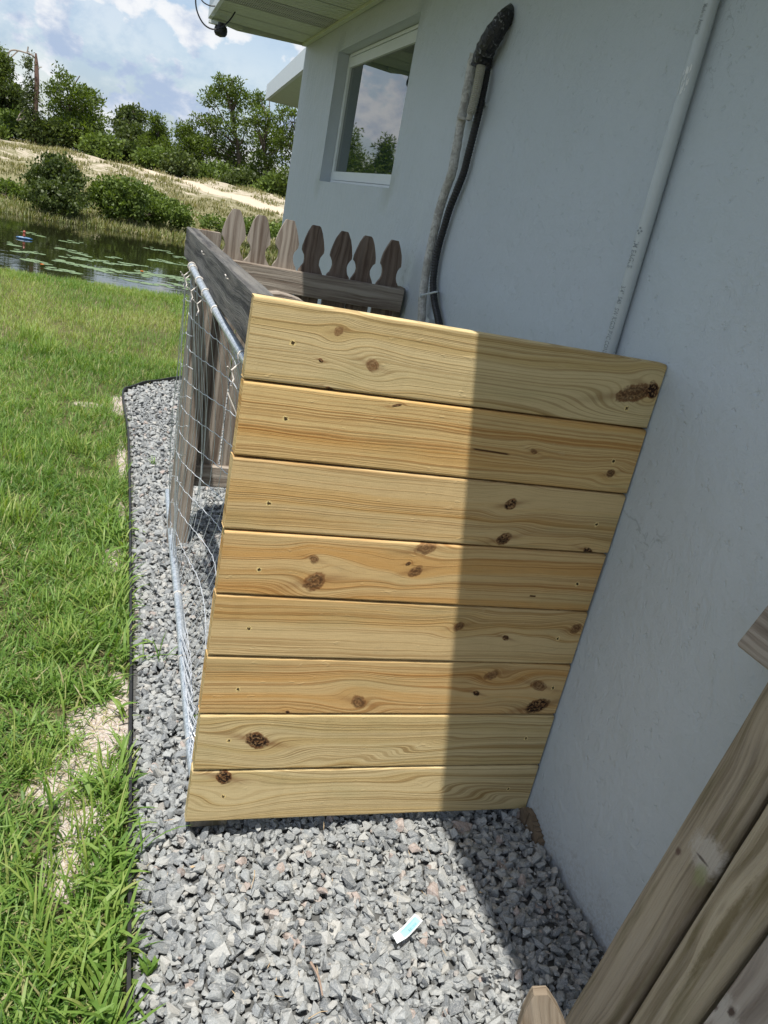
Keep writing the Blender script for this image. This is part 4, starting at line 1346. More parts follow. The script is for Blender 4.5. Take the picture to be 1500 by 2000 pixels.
# keep clear of the panel foot and fence post
N = len(PX)
C3 = np.stack([PX[:, 0], PX[:, 1], PZ], 1)
cc = (C3 - EYE) @ ROT
dep = -cc[:, 2]
U = 750 + cc[:, 0] / dep * F; Vv = 1000 - cc[:, 1] / dep * F
vis = (dep > 0) & (U > 255) & (U < 1150) & (Vv > 1610) & (Vv < 1990) & (PZ > -.016)
score = np.where(vis, SZ / dep * F, 0) + np.where(vis, 60 * (PZ + .016) / .016 * .3, 0)
top = set(np.argsort(-score)[:300].tolist())


def rots(n):
    q = nr.normal(size=(n, 4)); q /= np.linalg.norm(q, axis=1)[:, None]
    w_, x, y, z = q.T
    return np.stack([np.stack([1 - 2 * (y * y + z * z), 2 * (x * y - z * w_), 2 * (x * z + y * w_)], 1),
                     np.stack([2 * (x * y + z * w_), 1 - 2 * (x * x + z * z), 2 * (y * z - x * w_)], 1),
                     np.stack([2 * (x * z - y * w_), 2 * (y * z + x * w_), 1 - 2 * (x * x + y * y)], 1)], 1)


def flat_rots(n, tilt=.55):
    """mostly lying flat"""
    a = nr.uniform(0, 2 * np.pi, n); b = nr.normal(0, tilt, n); c = nr.normal(0, tilt, n)
    Rz = np.zeros((n, 3, 3)); Rz[:, 0, 0] = np.cos(a); Rz[:, 0, 1] = -np.sin(a); Rz[:, 1, 0] = np.sin(a); Rz[:, 1, 1] = np.cos(a); Rz[:, 2, 2] = 1
    Rx = np.zeros((n, 3, 3)); Rx[:, 0, 0] = 1; Rx[:, 1, 1] = np.cos(b); Rx[:, 1, 2] = -np.sin(b); Rx[:, 2, 1] = np.sin(b); Rx[:, 2, 2] = np.cos(b)
    Ry = np.zeros((n, 3, 3)); Ry[:, 1, 1] = 1; Ry[:, 0, 0] = np.cos(c); Ry[:, 0, 2] = np.sin(c); Ry[:, 2, 0] = -np.sin(c); Ry[:, 2, 2] = np.cos(c)
    return Rx @ Ry @ Rz


RR = flat_rots(N)
tid = nr.randint(0, 48, N)
val = nr.beta(2.1, 2.0, N)
pink = nr.rand(N) < .012
val[pink] = .92
val = np.where((val > .9) & ~pink & (nr.rand(N) < .7), .8, val)
tm = []
for k, (V, T) in enumerate(templates):
    me = mesh_arrays("stone", V * .032, T, rnd=np.full(len(T), (.06 + .86 * ((k * 29) % 48) / 48 * .93) if k % 24 else .92))
    me.materials.append(STONE); tm.append(me)
VA, TA_, RA = [], [], []; nb_ = 0
for k, (V, T) in enumerate(templates):
    idx = np.array([i for i in np.nonzero(tid == k)[0] if i not in top])
    if not len(idx): continue
    P_ = np.einsum('nij,vj->nvi', RR[idx], V) * SZ[idx][:, None, None] + C3[idx][:, None, :]
    P_[:, :, 0] = np.minimum(P_[:, :, 0], XW - .003)
    VA.append(P_.reshape(-1, 3))
    TA_.append((T[None] + (np.arange(len(idx)) * len(V))[:, None, None] + nb_).reshape(-1, 3))
    RA.append(np.repeat(val[idx], len(T))); nb_ += len(idx) * len(V)
link("gravel", mesh_arrays("gravel", np.concatenate(VA), np.concatenate(TA_), rnd=np.concatenate(RA)), STONE, bed, kind='stuff')
for i in sorted(top):
    o = bpy.data.objects.new("stone", tm[tid[i]]); COL.objects.link(o); o.parent = bed
    Mx = Matrix(RR[i].tolist()).to_4x4(); s_ = SZ[i] / .032
    o.matrix_local = Matrix.Translation(Vector(C3[i]) - Vector(bed.location)) @ Mx @ Matrix.Scale(s_, 4)

# ------------------------------------------------------------------ small things on the gravel
def stick(name, a, b, r, mat, **kw):
    A = Vector(hit(*a, 2, .014)); B = Vector(hit(*b, 2, .018)); m = MB()
    mid = (A + B) / 2 + Vector((.003, .002, .004))
    tube(m, spline([A, mid, B], 4), [r * (1 - .4 * k / 8) for k in range(9)], 6)
    return link(name, m.build(name), mat, None, **kw)


stick("twig", (607, 1880), (630, 1945), .0028, simple("twig_bark", (0.30, 0.22, 0.17), .8), label='short brown twig lying on the sunlit gravel', cat='twig')
stick("straw", (497, 1700), (490, 1735), .0012, STRAW, label='thin pale straw on the gravel below the panel', cat='straw')
stick("straw", (602, 1990), (640, 1975), .0010, STRAW, label='pale dry straw near the bottom edge of the gravel', cat='straw')

m = MB(); rg = random.Random(55)
for k in range(120):
    x, y = rg.uniform(.13, 1.05), rg.uniform(.75, 3.0) ** 1.0; z = .004 + rg.uniform(0, .008); a = rg.uniform(0, 6.28); L_ = rg.uniform(.008, .035)
    d = Vector((math.cos(a), math.sin(a), rg.uniform(-.15, .25))) * L_; e = Vector((-math.sin(a), math.cos(a), 0)) * rg.uniform(.0004, .0011 + (.003 if k % 9 == 0 else 0))
    p = Vector((x, y, z)); m.poly([p - e * .5, p + d * .5 - e, p + d, p + d * .5 + e])
link("gravel_litter", m.build("gravel_litter"), STRAW, None, kind='stuff', label='bits of dry grass and leaf scattered over the gravel', cat='litter')
LABM, t = new_mat("printed_paper_tag")
uv = t.n('ShaderNodeUVMap').outputs[0]
s = t.n('ShaderNodeSeparateXYZ', {0: uv}); u, v = s.outputs[0], s.outputs[1]
inside = t.m('MULTIPLY', t.m('MULTIPLY', t.smooth(u, .26, .28), t.smooth(u, .94, .92)), t.m('MULTIPLY', t.smooth(v, .10, .13), t.smooth(v, .84, .81)))
c = t.mix(inside, (0.62, 0.66, 0.68), (0.32, 0.60, 0.66))
bars = t.m('GREATER_THAN', t.noise(t.xyz(t.m('MULTIPLY', u, 60.0), 0.0, 0.0), 1.0, 0.0), 0.5)
barm = t.m('MULTIPLY', bars, t.m('MULTIPLY', t.m('MULTIPLY', t.smooth(u, .50, .51), t.smooth(u, .86, .85)), t.m('MULTIPLY', t.smooth(v, .18, .2), t.smooth(v, .46, .44))))
c = t.mix(t.m('MULTIPLY', barm, .7), c, (0.08, 0.16, 0.2))
txt = t.m('GREATER_THAN', t.noise(t.xyz(t.m('MULTIPLY', u, 70.0), t.m('MULTIPLY', v, 18.0), 3.0), 1.0, 1.0), 0.53)
txm = t.m('MULTIPLY', txt, t.m('MULTIPLY', t.m('MULTIPLY', t.smooth(u, .10, .12), t.smooth(u, .90, .88)), t.m('MULTIPLY', t.smooth(v, .66, .67), t.smooth(v, .77, .76))))
c = t.mix(t.m('MULTIPLY', txm, .75), c, (0.08, 0.15, 0.2))
finish(t, c, 0.4)
ctr = spline([hit(*q, 2, z) for q, z in (((771, 1834), .022), ((788, 1823), .028), ((803, 1808), .027), ((818, 1791), .030))], 6)
m = MB()
for i in range(len(ctr) - 1):
    def nrm_(k):
        t0 = ctr[min(k + 1, len(ctr) - 1)] - ctr[max(k - 1, 0)]; t0 = t0 / np.linalg.norm(t0); return np.array([-t0[1], t0[0], .1]) * .0108
    a, b = ctr[i], ctr[i + 1]; na, nb = nrm_(i), nrm_(i + 1); f0, f1 = i / (len(ctr) - 1), (i + 1) / (len(ctr) - 1)
    th = np.array([0, 0, .0004])
    m.poly([a - na, b - nb, b + nb, a + na], [(f0, 0), (f1, 0), (f1, 1), (f0, 1)], True)
    m.poly([a + na - th, b + nb - th, b - nb - th, a - na - th], [(0, 0)] * 4, True)
link("paper_tag", m.build("paper_tag"), LABM, None, label='small curled white and pale blue printed tag on the gravel', cat='tag')

# ------------------------------------------------------------------ foliage builders
def blades(P, heading, length, width, lean, curve, rnd, nseg=3, roll=None):
    """arrays of n blades -> V, Q, rnd"""
    n = len(P)
    hd = np.stack([np.cos(heading), np.sin(heading), np.zeros(n)], 1)
    sd = np.stack([-np.sin(heading), np.cos(heading), np.zeros(n)], 1)
    if roll is not None:
        sd = sd * np.cos(roll)[:, None] + np.array([0, 0, 1]) * np.sin(roll)[:, None]
    VV = np.zeros((n, (nseg + 1) * 2, 3))
    pos = P.copy(); ang = lean.copy()
    wprof = [.75, 1.0, .75, .10] if nseg == 3 else ([.9, .9, .12] if nseg == 2 else [.6, .9, 1.0, .75, .1])
    for k in range(nseg + 1):
        w_ = (width * wprof[k] * .5)[:, None]
        VV[:, 2 * k] = pos - sd * w_; VV[:, 2 * k + 1] = pos + sd * w_
        step = (length / nseg)[:, None]
        d = hd * np.sin(ang)[:, None] + np.array([0, 0, 1]) * np.cos(ang)[:, None]
        pos = pos + d * step; ang = ang + curve / nseg
    q = np.array([[2 * k, 2 * k + 1, 2 * k + 3, 2 * k + 2] for k in range(nseg)])
    Q = (q[None] + (np.arange(n) * (nseg + 1) * 2)[:, None, None]).reshape(-1, 4)
    return VV.reshape(-1, 3), Q, np.repeat(rnd, nseg)


def join(parts):
    V, Q, R_ = [], [], []; b = 0
    for v, q, r in parts:
        V.append(v); Q.append(q + b); R_.append(r); b += len(v)
    return np.concatenate(V), np.concatenate(Q), np.concatenate(R_)


def vnoise(x, y, s_):
    return np.array([mnoise.noise(Vector((a * s_, b * s_, 3.7))) for a, b in zip(x, y)])


# ------------------------------------------------------------------ lawn
def bare(x, y):
    """1 where the sandy soil shows"""
    z = np.zeros(len(x))
    for (cx_, cy_, rx, ry) in BARE:
        d = ((x - cx_) / rx) ** 2 + ((y - cy_) / ry) ** 2
        z = np.maximum(z, np.exp(-d ** 1.5))
    return z


parts = []
nr = np.random.RandomState(9)
lim_x = lambda y: np.interp(y, ey[:int(np.argmax(ey > 5.0))], ex[:int(np.argmax(ey > 5.0))])


def lawn_pts(n, y0, y1, wl=.5, wr=.35, power=1.0):
    """points inside the part of the lawn in front of the camera, a little wider than the view"""
    y = y0 + (y1 - y0) * nr.rand(n) ** power
    xa = -.12 - .115 * y - wl; xb = np.where(y < 5.0, lim_x(y) - .008, -.0 + .17 * y)
    x = xa + (xb - xa) * nr.rand(n)
    ok = np.ones(n, bool)
    inb = (y > 4.9) & in_bed(x, np.minimum(y, 8), -.01) & (y < 6)
    ok &= ~inb
    return x[ok], y[ok]


def add_blades(n, y0, y1, L, W, lean, curve, rb, nseg=3, thin=0.75, wl=.5, tall=0.0):
    x, y = lawn_pts(n, y0, y1, wl)
    keep = nr.rand(len(x)) > bare(x, y) * .97
    cl = vnoise(x, y, 9.0)
    keep &= nr.rand(len(x)) < np.clip(thin + cl * 1.2, .1, 1)
    x, y, cl = x[keep], y[keep], cl[keep]
    n = len(x)
    big_ = vnoise(x, y, 1.3)
    z = terrain(x, y) + .002
    L_ = L * nr.uniform(.55, 1.35, n) * (1 + .5 * cl + tall)
    near_gravel = (y < 4.8) & (x > lim_x(y) - .02)
    ang = nr.uniform(0, 2 * np.pi, n)
    rnd = np.clip(rb + nr.normal(0, .13, n) + big_ * .30 + cl * .15, 0, .86)
    rnd = np.where(nr.rand(n) < .09, nr.uniform(.86, 1.0, n), rnd)
    le = np.abs(nr.normal(lean, .35, n)); cu = nr.uniform(.3, 1.0, n) * curve
    parts.append(blades(np.stack([x, y, z], 1), ang, L_, W * nr.uniform(.6, 1.3, n), le, cu, rnd, nseg, nr.uniform(-.6, .6, n)))


# coarse, broad-bladed grass near, finer and longer farther out
add_blades(9000, .55, 2.0, .062, .0048, .75, 1.4, .46, 3, .75, .25)
add_blades(18000, .55, 2.0, .036, .0032, .85, 1.2, .32, 3, .75, .25)
add_blades(20000, 1.9, 3.6, .058, .0042, .65, 1.3, .42, 3, .8, .3)
add_blades(26000, 1.9, 3.6, .038, .0030, .8, 1.0, .34, 2, .8, .3)
add_blades(30000, 3.4, 6.2, .062, .0036, .5, 1.2, .46, 3, .9, .5)
add_blades(24000, 3.4, 6.2, .040, .0034, .8, 1.0, .36, 2, .9, .5)
add_blades(46000, 5.6, 10.0, .060, .0042, .40, 1.0, .62, 2, 1.0, .9)
add_blades(9000, 9.3, 9.9, .06, .0045, .25, .7, .62, 2, 1.0, .9)
# broad crabgrass runners along the edging, a few lean over the strip
yy = np.concatenate([nr.uniform(.6, 1.65, 620), nr.uniform(1.7, 3.2, 500)])
xx = lim_x(yy) - np.abs(nr.normal(.0, .07, len(yy))) - .006
kp = nr.rand(len(xx)) > bare(xx, yy) * 1.3
xx, yy = xx[kp], yy[kp]; n = len(xx)
parts.append(blades(np.stack([xx, yy, np.full(n, -.02)], 1), nr.uniform(0, 2 * np.pi, n), nr.uniform(.04, .115, n), nr.uniform(.0045, .0092, n), np.abs(nr.normal(.55, .3, n)), nr.uniform(.6, 1.7, n), np.clip(nr.normal(.56, .10, n), 0, .84), 4, nr.uniform(-.5, .5, n)))
# longer tufts of yellow-green grass standing out at the left
for (px, py, cnt, L) in ((20, 1330 - 300, 70, .16), (40, 900, 60, .15), (20, 1020, 60, .16), (90, 690, 90, .17), (60, 660, 90, .16), (150, 880, 60, .12), (200, 1180, 90, .10), (120, 1260, 80, .10), (190, 1640, 40, .13), (205, 1560, 40, .13), (60, 1750, 60, .13), (120, 1900, 80, .12), (40, 1500, 50, .12)):
    p = hit(px, py, 2, -.02); n = cnt
    x = p[0] + nr.normal(0, .05, n); y = p[1] + nr.normal(0, .05, n); ok = x < lim_x(y) - .01 if p[1] < 4.9 else np.ones(n, bool); x, y = x[ok], y[ok]; n = len(x)
    parts.append(blades(np.stack([x, y, np.full(n, -.025)], 1), nr.uniform(0, 6.28, n), nr.uniform(.6, 1.1, n) * L, nr.uniform(.003, .006, n), np.abs(nr.normal(.25, .2, n)), nr.uniform(.3, 1.2, n), np.clip(nr.normal(.66, .1, n), 0, .84), 4, nr.uniform(-.5, .5, n)))
# dead thatch and clippings lying flat, thickest on the bare patches
for (y0_, y1_, n_, L_, W_) in ((.55, 2.2, 5200, .030, .0016), (2.0, 5.0, 5200, .038, .0026)):
    x, y = lawn_pts(n_, y0_, y1_, .3)
    kp = nr.rand(len(x)) < .25 + .75 * bare(x, y)
    x, y = x[kp], y[kp]; n = len(x)
    parts.append(blades(np.stack([x, y, np.full(n, -.028) + nr.uniform(0, .008, n)], 1), nr.uniform(0, 6.28, n), L_ * nr.uniform(.5, 1.4, n), W_ * nr.uniform(.6, 1.4, n), nr.uniform(1.2, 1.6, n), nr.uniform(-.3, .4, n), np.clip(nr.normal(.97, .04, n), 0, 1), 2))
# lawn outside the frame, coarser
x = nr.uniform(-9, 0, 26000); y = nr.uniform(-1, 10.1, 26000); ok = x < -.12 - .115 * y - .35; x, y = x[ok], y[ok]; n = len(x)
parts.append(blades(np.stack([x, y, terrain(x, y)], 1), nr.uniform(0, 6.28, n), nr.uniform(.05, .11, n), nr.uniform(.010, .018, n), np.abs(nr.normal(.5, .3, n)), nr.uniform(.4, 1.2, n), np.clip(nr.normal(.5, .15, n), 0, .84), 2))
x = nr.uniform(.6, 6, 6000); y = nr.uniform(6.3, 10.1, 6000); ok = (x < 1.3 + 0 * y) | (y > 9.8); x, y = x[ok], y[ok]; n = len(x)
parts.append(blades(np.stack([x, y, terrain(x, y)], 1), nr.uniform(0, 6.28, n), nr.uniform(.05, .11, n), nr.uniform(.006, .010, n), np.abs(nr.normal(.5, .3, n)), nr.uniform(.4, 1.2, n), np.clip(nr.normal(.5, .15, n), 0, .84), 2))
V, Q, R_ = join(parts)
link("lawn_grass", mesh_arrays("lawn_grass", V, Q, rnd=R_), GRASS, None, kind='stuff', label='thick green lawn grass running from the edging down to the pond', cat='grass')

# weeds growing through the gravel
def weed(px, py, n, L, label, broad=False):
    p = hit(px, py, 2, .0)
    nn_ = np.random.RandomState(int(px))
    P_ = np.tile(p, (n, 1)) + nn_.normal(0, .004, (n, 3)) * [1, 1, 0]
    P_[:, 2] = -.005
    v, q, r = blades(P_, nn_.uniform(0, 6.28, n), nn_.uniform(.6, 1.1, n) * L, nn_.uniform(.7, 1.2, n) * (.010 if broad else .004), np.abs(nn_.normal(.5, .3, n)), nn_.uniform(.4, 1.2, n), np.clip(nn_.normal(.45, .1, n), 0, .8), 4, nn_.uniform(-.4, .4, n))
    link("weed", mesh_arrays("weed", v, q, rnd=r), GRASS, None, label=label, cat='weed')


weed(292, 1895, 16, .035, 'small dark green leafy weed in the gravel near the edging', True)
weed(275, 1290, 5, .12, 'thin grass stem growing from the gravel left of the panel')
weed(312, 1290, 4, .10, 'pale upright grass blade between edging and wire gate')
weed(374, 1400, 5, .07, 'grass blade growing up beside the bottom tube of the wire gate')
weed(282, 1660, 4, .11, 'broad grass blades arching over the edging onto the gravel')
weed(300, 905, 12, .05, 'low sprig of weed in the far gravel')

# ------------------------------------------------------------------ pond life
pad_meshes = []
for k in range(5):
    m = MB(); rg = random.Random(k); n = 14; pts = []
    for j in range(n):
        a = .25 + (2 * math.pi - .5) * j / (n - 1); r = 1 + rg.uniform(-.06, .06)
        pts.append((math.cos(a) * r, math.sin(a) * r, .02 + rg.uniform(0, .05)))
    for j in range(n - 1):
        m.poly([(0, 0, .02), pts[j], pts[j + 1]])
        m.poly([pts[j], (pts[j][0] * .98, pts[j][1] * .98, -.04), (pts[j + 1][0] * .98, pts[j + 1][1] * .98, -.04), pts[j + 1]])
    me = m.build("lily_pad"); me.materials.append(PAD_M); pad_meshes.append(me)
SEG = [(37, 452, 88, 462, 7), (12, 474, 38, 480, 4), (25, 489, 80, 495, 9), (120, 468, 158, 476, 6), (108, 483, 175, 500, 12), (125, 500, 220, 515, 14), (45, 505, 105, 517, 9),
       (108, 508, 212, 532, 22), (88, 522, 152, 533, 11), (200, 511, 282, 520, 12), (200, 525, 292, 540, 16), (285, 483, 333, 495, 8), (295, 506, 372, 520, 14), (335, 500, 377, 508, 6),
       (240, 545, 332, 560, 12), (268, 530, 372, 547, 18), (330, 552, 377, 566, 8), (62, 510, 75, 512, 2), (210, 500, 240, 508, 4), (300, 536, 376, 552, 9), (-60, 470, -10, 480, 8), (-90, 490, -20, 505, 10)]
rg = random.Random(6)
for (a, b, c_, d, n) in SEG:
    n = int(n * 1.3)
    for k in range(n):
        f = (k + rg.random()) / n
        p = hit(a + (c_ - a) * f + rg.uniform(-4, 4), b + (d - b) * f + rg.uniform(-2.2, 2.2), 2, -.5)
        if p[1] < 10.9: continue
        o = bpy.data.objects.new("lily_pad", pad_meshes[rg.randrange(5)]); COL.objects.link(o)
        s_ = rg.uniform(.045, .10)
        o.location = (p[0], p[1], -.4985 + rg.uniform(0, .002)); o.scale = (s_, s_, s_ * .35); o.rotation_euler = (0, 0, rg.uniform(0, 6.28))
        row = 'farthest' if p[1] > 16 else ('middle' if p[1] > 12.6 else 'nearest')
        x_ = p[0] / p[1]
        side_ = 'left' if x_ < -.075 else ('centre' if x_ < .005 else 'right')
        tag(o, '%s round lily pad in the %s row of floating pads, %s part of the pond' % ('broad' if s_ > .074 else 'small', row, side_), 'lily pad', 'lily pads on the pond')
p = hit(47, 467, 2, -.5)
toy = empty("floating_toy", p, label='small blue and red toy floating on the far left of the pond', cat='toy')
m = MB(); P_ = Vector(p)
tube(m, [P_ + Vector((-.15, 0, .02)), P_ + Vector((-.10, 0, .02)), P_ + Vector((0, 0, .02)), P_ + Vector((.11, 0, .02)), P_ + Vector((.16, 0, .02))], [.008, .022, .03, .02, .005], 10)
link("hull", m.build("hull"), BLUE_T, toy)
m = MB(); tube(m, [P_ + Vector((0, 0, .06)), P_ + Vector((.0, 0, .11)), P_ + Vector((.0, 0, .14)), P_ + Vector((0, 0, .17))], [.028, .022, .03, .012], 10)
link("figure", m.build("figure"), RED_T, toy)
for (px, py, lb) in ((82, 518, 'small orange flower on the lily pads at left'), (277, 531, 'small yellow orange flower on the central lily pads')):
    p = Vector(hit(px, py, 2, -.48)); m = MB(); rg = random.Random(px)
    for k in range(9):
        a = k * .7; d = Vector((math.cos(a), math.sin(a), .6)) * .035; e = Vector((-math.sin(a), math.cos(a), 0)) * .02
        m.poly([p, p + d * .5 + e, p + d, p + d * .5 - e])
    link("water_lily_flower", m.build("water_lily_flower"), ORANGE, None, label=lb, cat='flower')

# ------------------------------------------------------------------ hillside plants
parts = []
nr = np.random.RandomState(31)
# reeds and green bank
n = 26000
az = nr.uniform(-.32, .32, n); r = 23.0 + nr.exponential(1.9, n)
x = r * np.sin(az); y = r * np.cos(az); z = terrain(x, y); ok = z > -.56; x, y, z = x[ok], y[ok], z[ok]; n = len(x)
parts.append(blades(np.stack([x, y, z - .02], 1), nr.uniform(0, 6.28, n), nr.uniform(.10, .28, n), nr.uniform(.02, .035, n), np.abs(nr.normal(.25, .2, n)), nr.uniform(.2, 1, n), np.where(nr.rand(n) < .55, nr.uniform(.75, 1.0, n), nr.uniform(0, .6, n)), 2))
n = 80000
az = nr.uniform(-.34, .36, n); r = nr.uniform(24.5, 50, n)
x = r * np.sin(az); y = r * np.cos(az)
cl = vnoise(x, y, .8) + .5 * vnoise(x, y, 2.5)
onpath = np.abs(y - (43.5 - .95 * x)) < 1.35
ok = (cl > -.12 + .012 * (r - 34)) & ~onpath; x, y, cl, r = x[ok], y[ok], cl[ok], r[ok]; n = len(x)
parts.append(blades(np.stack([x, y, terrain(x, y) - .02], 1), nr.uniform(0, 6.28, n), nr.uniform(.06, .20, n) * (1 + np.clip(cl, 0, 1)), nr.uniform(.02, .05, n), np.abs(nr.normal(.3, .2, n)), nr.uniform(.2, 1, n), np.clip(nr.uniform(0, .75, n) + (r < 30) * .3, 0, 1), 2))
V, Q, R_ = join(parts)
link("bank_grass", mesh_arrays("bank_grass", V, Q, rnd=R_), DRY_L, None, kind='stuff', label='reeds and dry grass tufts on the far bank and slope', cat='grass')


def crown(ells, n_tuft, leaf_n, leaf, tuft_r, seed, droop=0.0, needle=False):
    """leaf quads grouped in tufts near the surface of the given ellipsoids (cx,cy,cz,rx,ry,rz)"""
    nr_ = np.random.RandomState(seed)
    vol = np.array([(e[3] * e[4] * e[5]) ** .67 for e in ells]); vol = vol / vol.sum()
    which = nr_.choice(len(ells), n_tuft, p=vol)
    E_ = np.array(ells)[which]
    d = nr_.normal(size=(n_tuft, 3)); d /= np.linalg.norm(d, axis=1)[:, None]
    rad = nr_.uniform(.30, 1.15, n_tuft)[:, None] ** .6
    c = E_[:, :3] + d * rad * E_[:, 3:]
    tr = tuft_r * nr_.uniform(.6, 1.4, n_tuft)
    tv = nr_.uniform(-.18, .18, n_tuft)
    cc_ = np.repeat(c, leaf_n, 0); n = len(cc_)
    dd = nr_.normal(size=(n, 3)); dd /= np.linalg.norm(dd, axis=1)[:, None]
    rr_ = nr_.rand(n) ** .5
    pos = cc_ + dd * (np.repeat(tr, leaf_n) * rr_)[:, None] * np.array([1, 1, .7])
    a = dd * .8 + np.array([0, 0, .5 - droop]) + nr_.normal(0, .8, (n, 3)); a /= np.linalg.norm(a, axis=1)[:, None]
    b = np.cross(a, nr_.normal(size=(n, 3))); b /= np.linalg.norm(b, axis=1)[:, None]
    L = (leaf * nr_.uniform(.6, 1.4, n))[:, None]; L *= (.62 if needle else .75); W = L * (.45 if needle else .7)
    V = np.stack([pos - b * W * .35, pos + a * L * .5 - b * W * .5, pos + a * L, pos + a * L * .5 + b * W * .5], 1).reshape(-1, 3)
    Q = np.arange(n * 4).reshape(-1, 4)
    rn = np.clip(.42 + .10 * dd[:, 2] + np.repeat(tv, leaf_n) + nr_.normal(0, .15, n), 0, 1)
    return V, Q, rn, c


def tree(name, base, ells, mat, label, cat='tree', n_tuft=220, leaf_n=22, leaf=.2, tuft_r=.34, seed=0, trunk_r=.1, needle=True, lean=0.0, bark=BARK, limbs=26, group=None):
    o = empty(name, base, label=label, cat=cat, group=group)
    V, Q, rn, c = crown(ells, n_tuft, leaf_n, leaf, tuft_r, seed, 0, needle)
    link("crown", mesh_arrays("crown", V, Q, rnd=rn), mat, o)
    rg_ = random.Random(seed)
    b = Vector(base); topz = max(e[2] + e[5] * .7 for e in ells)
    tx = sum(e[0] for e in ells) / len(ells); ty = sum(e[1] for e in ells) / len(ells)
    m = MB()
    tp_ = [b + Vector((0, 0, -.2))]
    for k in range(1, 8):
        f = k / 7; tp_.append(Vector((b.x + (tx - b.x) * f + rg_.uniform(-.12, .12) * f * 2, b.y + (ty - b.y) * f, b.z + (topz - b.z) * f)))
    tube(m, tp_, [trunk_r * (1 - .85 * k / 7) for k in range(8)], 7)
    for k in range(limbs):
        tgt = Vector(c[rg_.randrange(len(c))]); hh = (tgt.z - b.z) * rg_.uniform(.55, .85)
        f = min(.95, max(.05, hh / max(.5, topz - b.z))) * 7; i = int(f)
        st_ = tp_[i].lerp(tp_[i + 1], f - i)
        md = st_.lerp(tgt, .5) + Vector((0, 0, rg_.uniform(-.1, .25)))
        tube(m, [st_, md, tgt], [trunk_r * .32, trunk_r * .22, trunk_r * .08], 5, False)
    link("trunk", m.build("trunk"), bark, o)
    return o


def place(px, py_base, D):
    """ground point at distance D in the direction of a landmark"""
    d = ray(px, py_base); hd_ = math.hypot(d[0], d[1]); x, y = d[0] / hd_ * D, d[1] / hd_ * D
    return x, y, float(terrain(np.array([x]), np.array([y]))[0])


def at_dist(px, py, D):
    d = ray(px, py); k = D / math.hypot(d[0], d[1]); return EYE + d * k


def photo_tree(name, base, blobs, D, mat, label, **kw):
    if mat is PINE_L: blobs = [(a, b, rx * .88, rz * .80) for a, b, rx, rz in blobs]
    """blobs: (px, py, rx_px, rz_px) seen from the survey point; depth radius follows the width"""
    ells = []
    rg_ = random.Random(kw.get('seed', 0))
    for (a, b, rx, rz) in blobs:
        p = at_dist(a, b, D + rg_.uniform(-1, 1)); s_ = D / F * .96
        ells.append((p[0], p[1], p[2], rx * s_, rx * s_ * rg_.uniform(.7, 1.0), rz * s_))
    x, y, z = place(*base, D)
    return tree(name, (x, y, z), ells, mat, label, **kw)


photo_tree("pine_tree", (470, 365), [(445, 165, 26, 20), (425, 195, 34, 22), (470, 200, 30, 24), (405, 240, 32, 20), (455, 245, 45, 24), (430, 290, 52, 30), (480, 290, 34, 34), (455, 335, 48, 24), (395, 285, 26, 18)], 50, PINE_L,
           'tallest pine right of centre with a rounded open crown against the sky', n_tuft=560, leaf_n=20, leaf=.26, tuft_r=.30, seed=1, trunk_r=.16, limbs=40)
photo_tree("pine_tree", (515, 375), [(505, 200, 17, 18), (510, 235, 26, 24), (530, 275, 32, 30), (520, 320, 34, 30), (500, 345, 30, 20)], 48, PINE_L,
           'pine beside the tallest one, partly behind the far roof edge', n_tuft=280, leaf_n=20, leaf=.26, tuft_r=.28, seed=2, trunk_r=.12)
photo_tree("pine_tree", (570, 385), [(560, 225, 22, 20), (555, 265, 28, 26), (575, 310, 34, 30), (560, 350, 30, 22), (620, 280, 50, 50)], 46, PINE_L,
           'thin pine just left of the house corner', n_tuft=280, leaf_n=20, leaf=.26, tuft_r=.28, seed=3, trunk_r=.1)
photo_tree("pine_tree", (130, 295), [(122, 150, 14, 16), (102, 172, 15, 16), (140, 185, 36, 20), (175, 190, 26, 16), (118, 215, 32, 22), (170, 220, 34, 22), (190, 245, 18, 22), (150, 255, 46, 28), (110, 265, 34, 24), (165, 280, 40, 18)], 47, PINE_L,
           'broad bushy pine at left right beside the broken trunk', n_tuft=560, leaf_n=20, leaf=.26, tuft_r=.30, seed=4, trunk_r=.14, limbs=40)
photo_tree("oak_tree", (10, 255), [(10, 180, 24, 14), (22, 200, 20, 14), (4, 215, 22, 18), (6, 238, 26, 14)], 50, OAK_L,
           'dark spreading tree at the far left edge', n_tuft=300, leaf_n=24, leaf=.22, tuft_r=.34, seed=5, trunk_r=.12, needle=False)
photo_tree("oak_tree", (260, 300), [(258, 228, 24, 14), (250, 250, 26, 18), (265, 275, 30, 22)], 56, OAK_L,
           'small dark round topped tree in the middle gap', n_tuft=220, leaf_n=24, leaf=.24, tuft_r=.36, seed=6, trunk_r=.1, needle=False)
photo_tree("pine_tree", (305, 310), [(303, 236, 10, 14), (308, 258, 22, 18), (302, 285, 28, 24), (325, 290, 16, 20)], 53, PINE_L,
           'light green young pine right of the middle gap', n_tuft=260, leaf_n=26, leaf=.24, tuft_r=.36, seed=7, trunk_r=.08)
photo_tree("pine_tree", (365, 330), [(360, 258, 20, 14), (372, 280, 26, 20), (365, 310, 36, 22)], 51, PINE_L,
           'low pine just left of the tallest one', n_tuft=240, leaf_n=26, leaf=.24, tuft_r=.36, seed=8, trunk_r=.08)
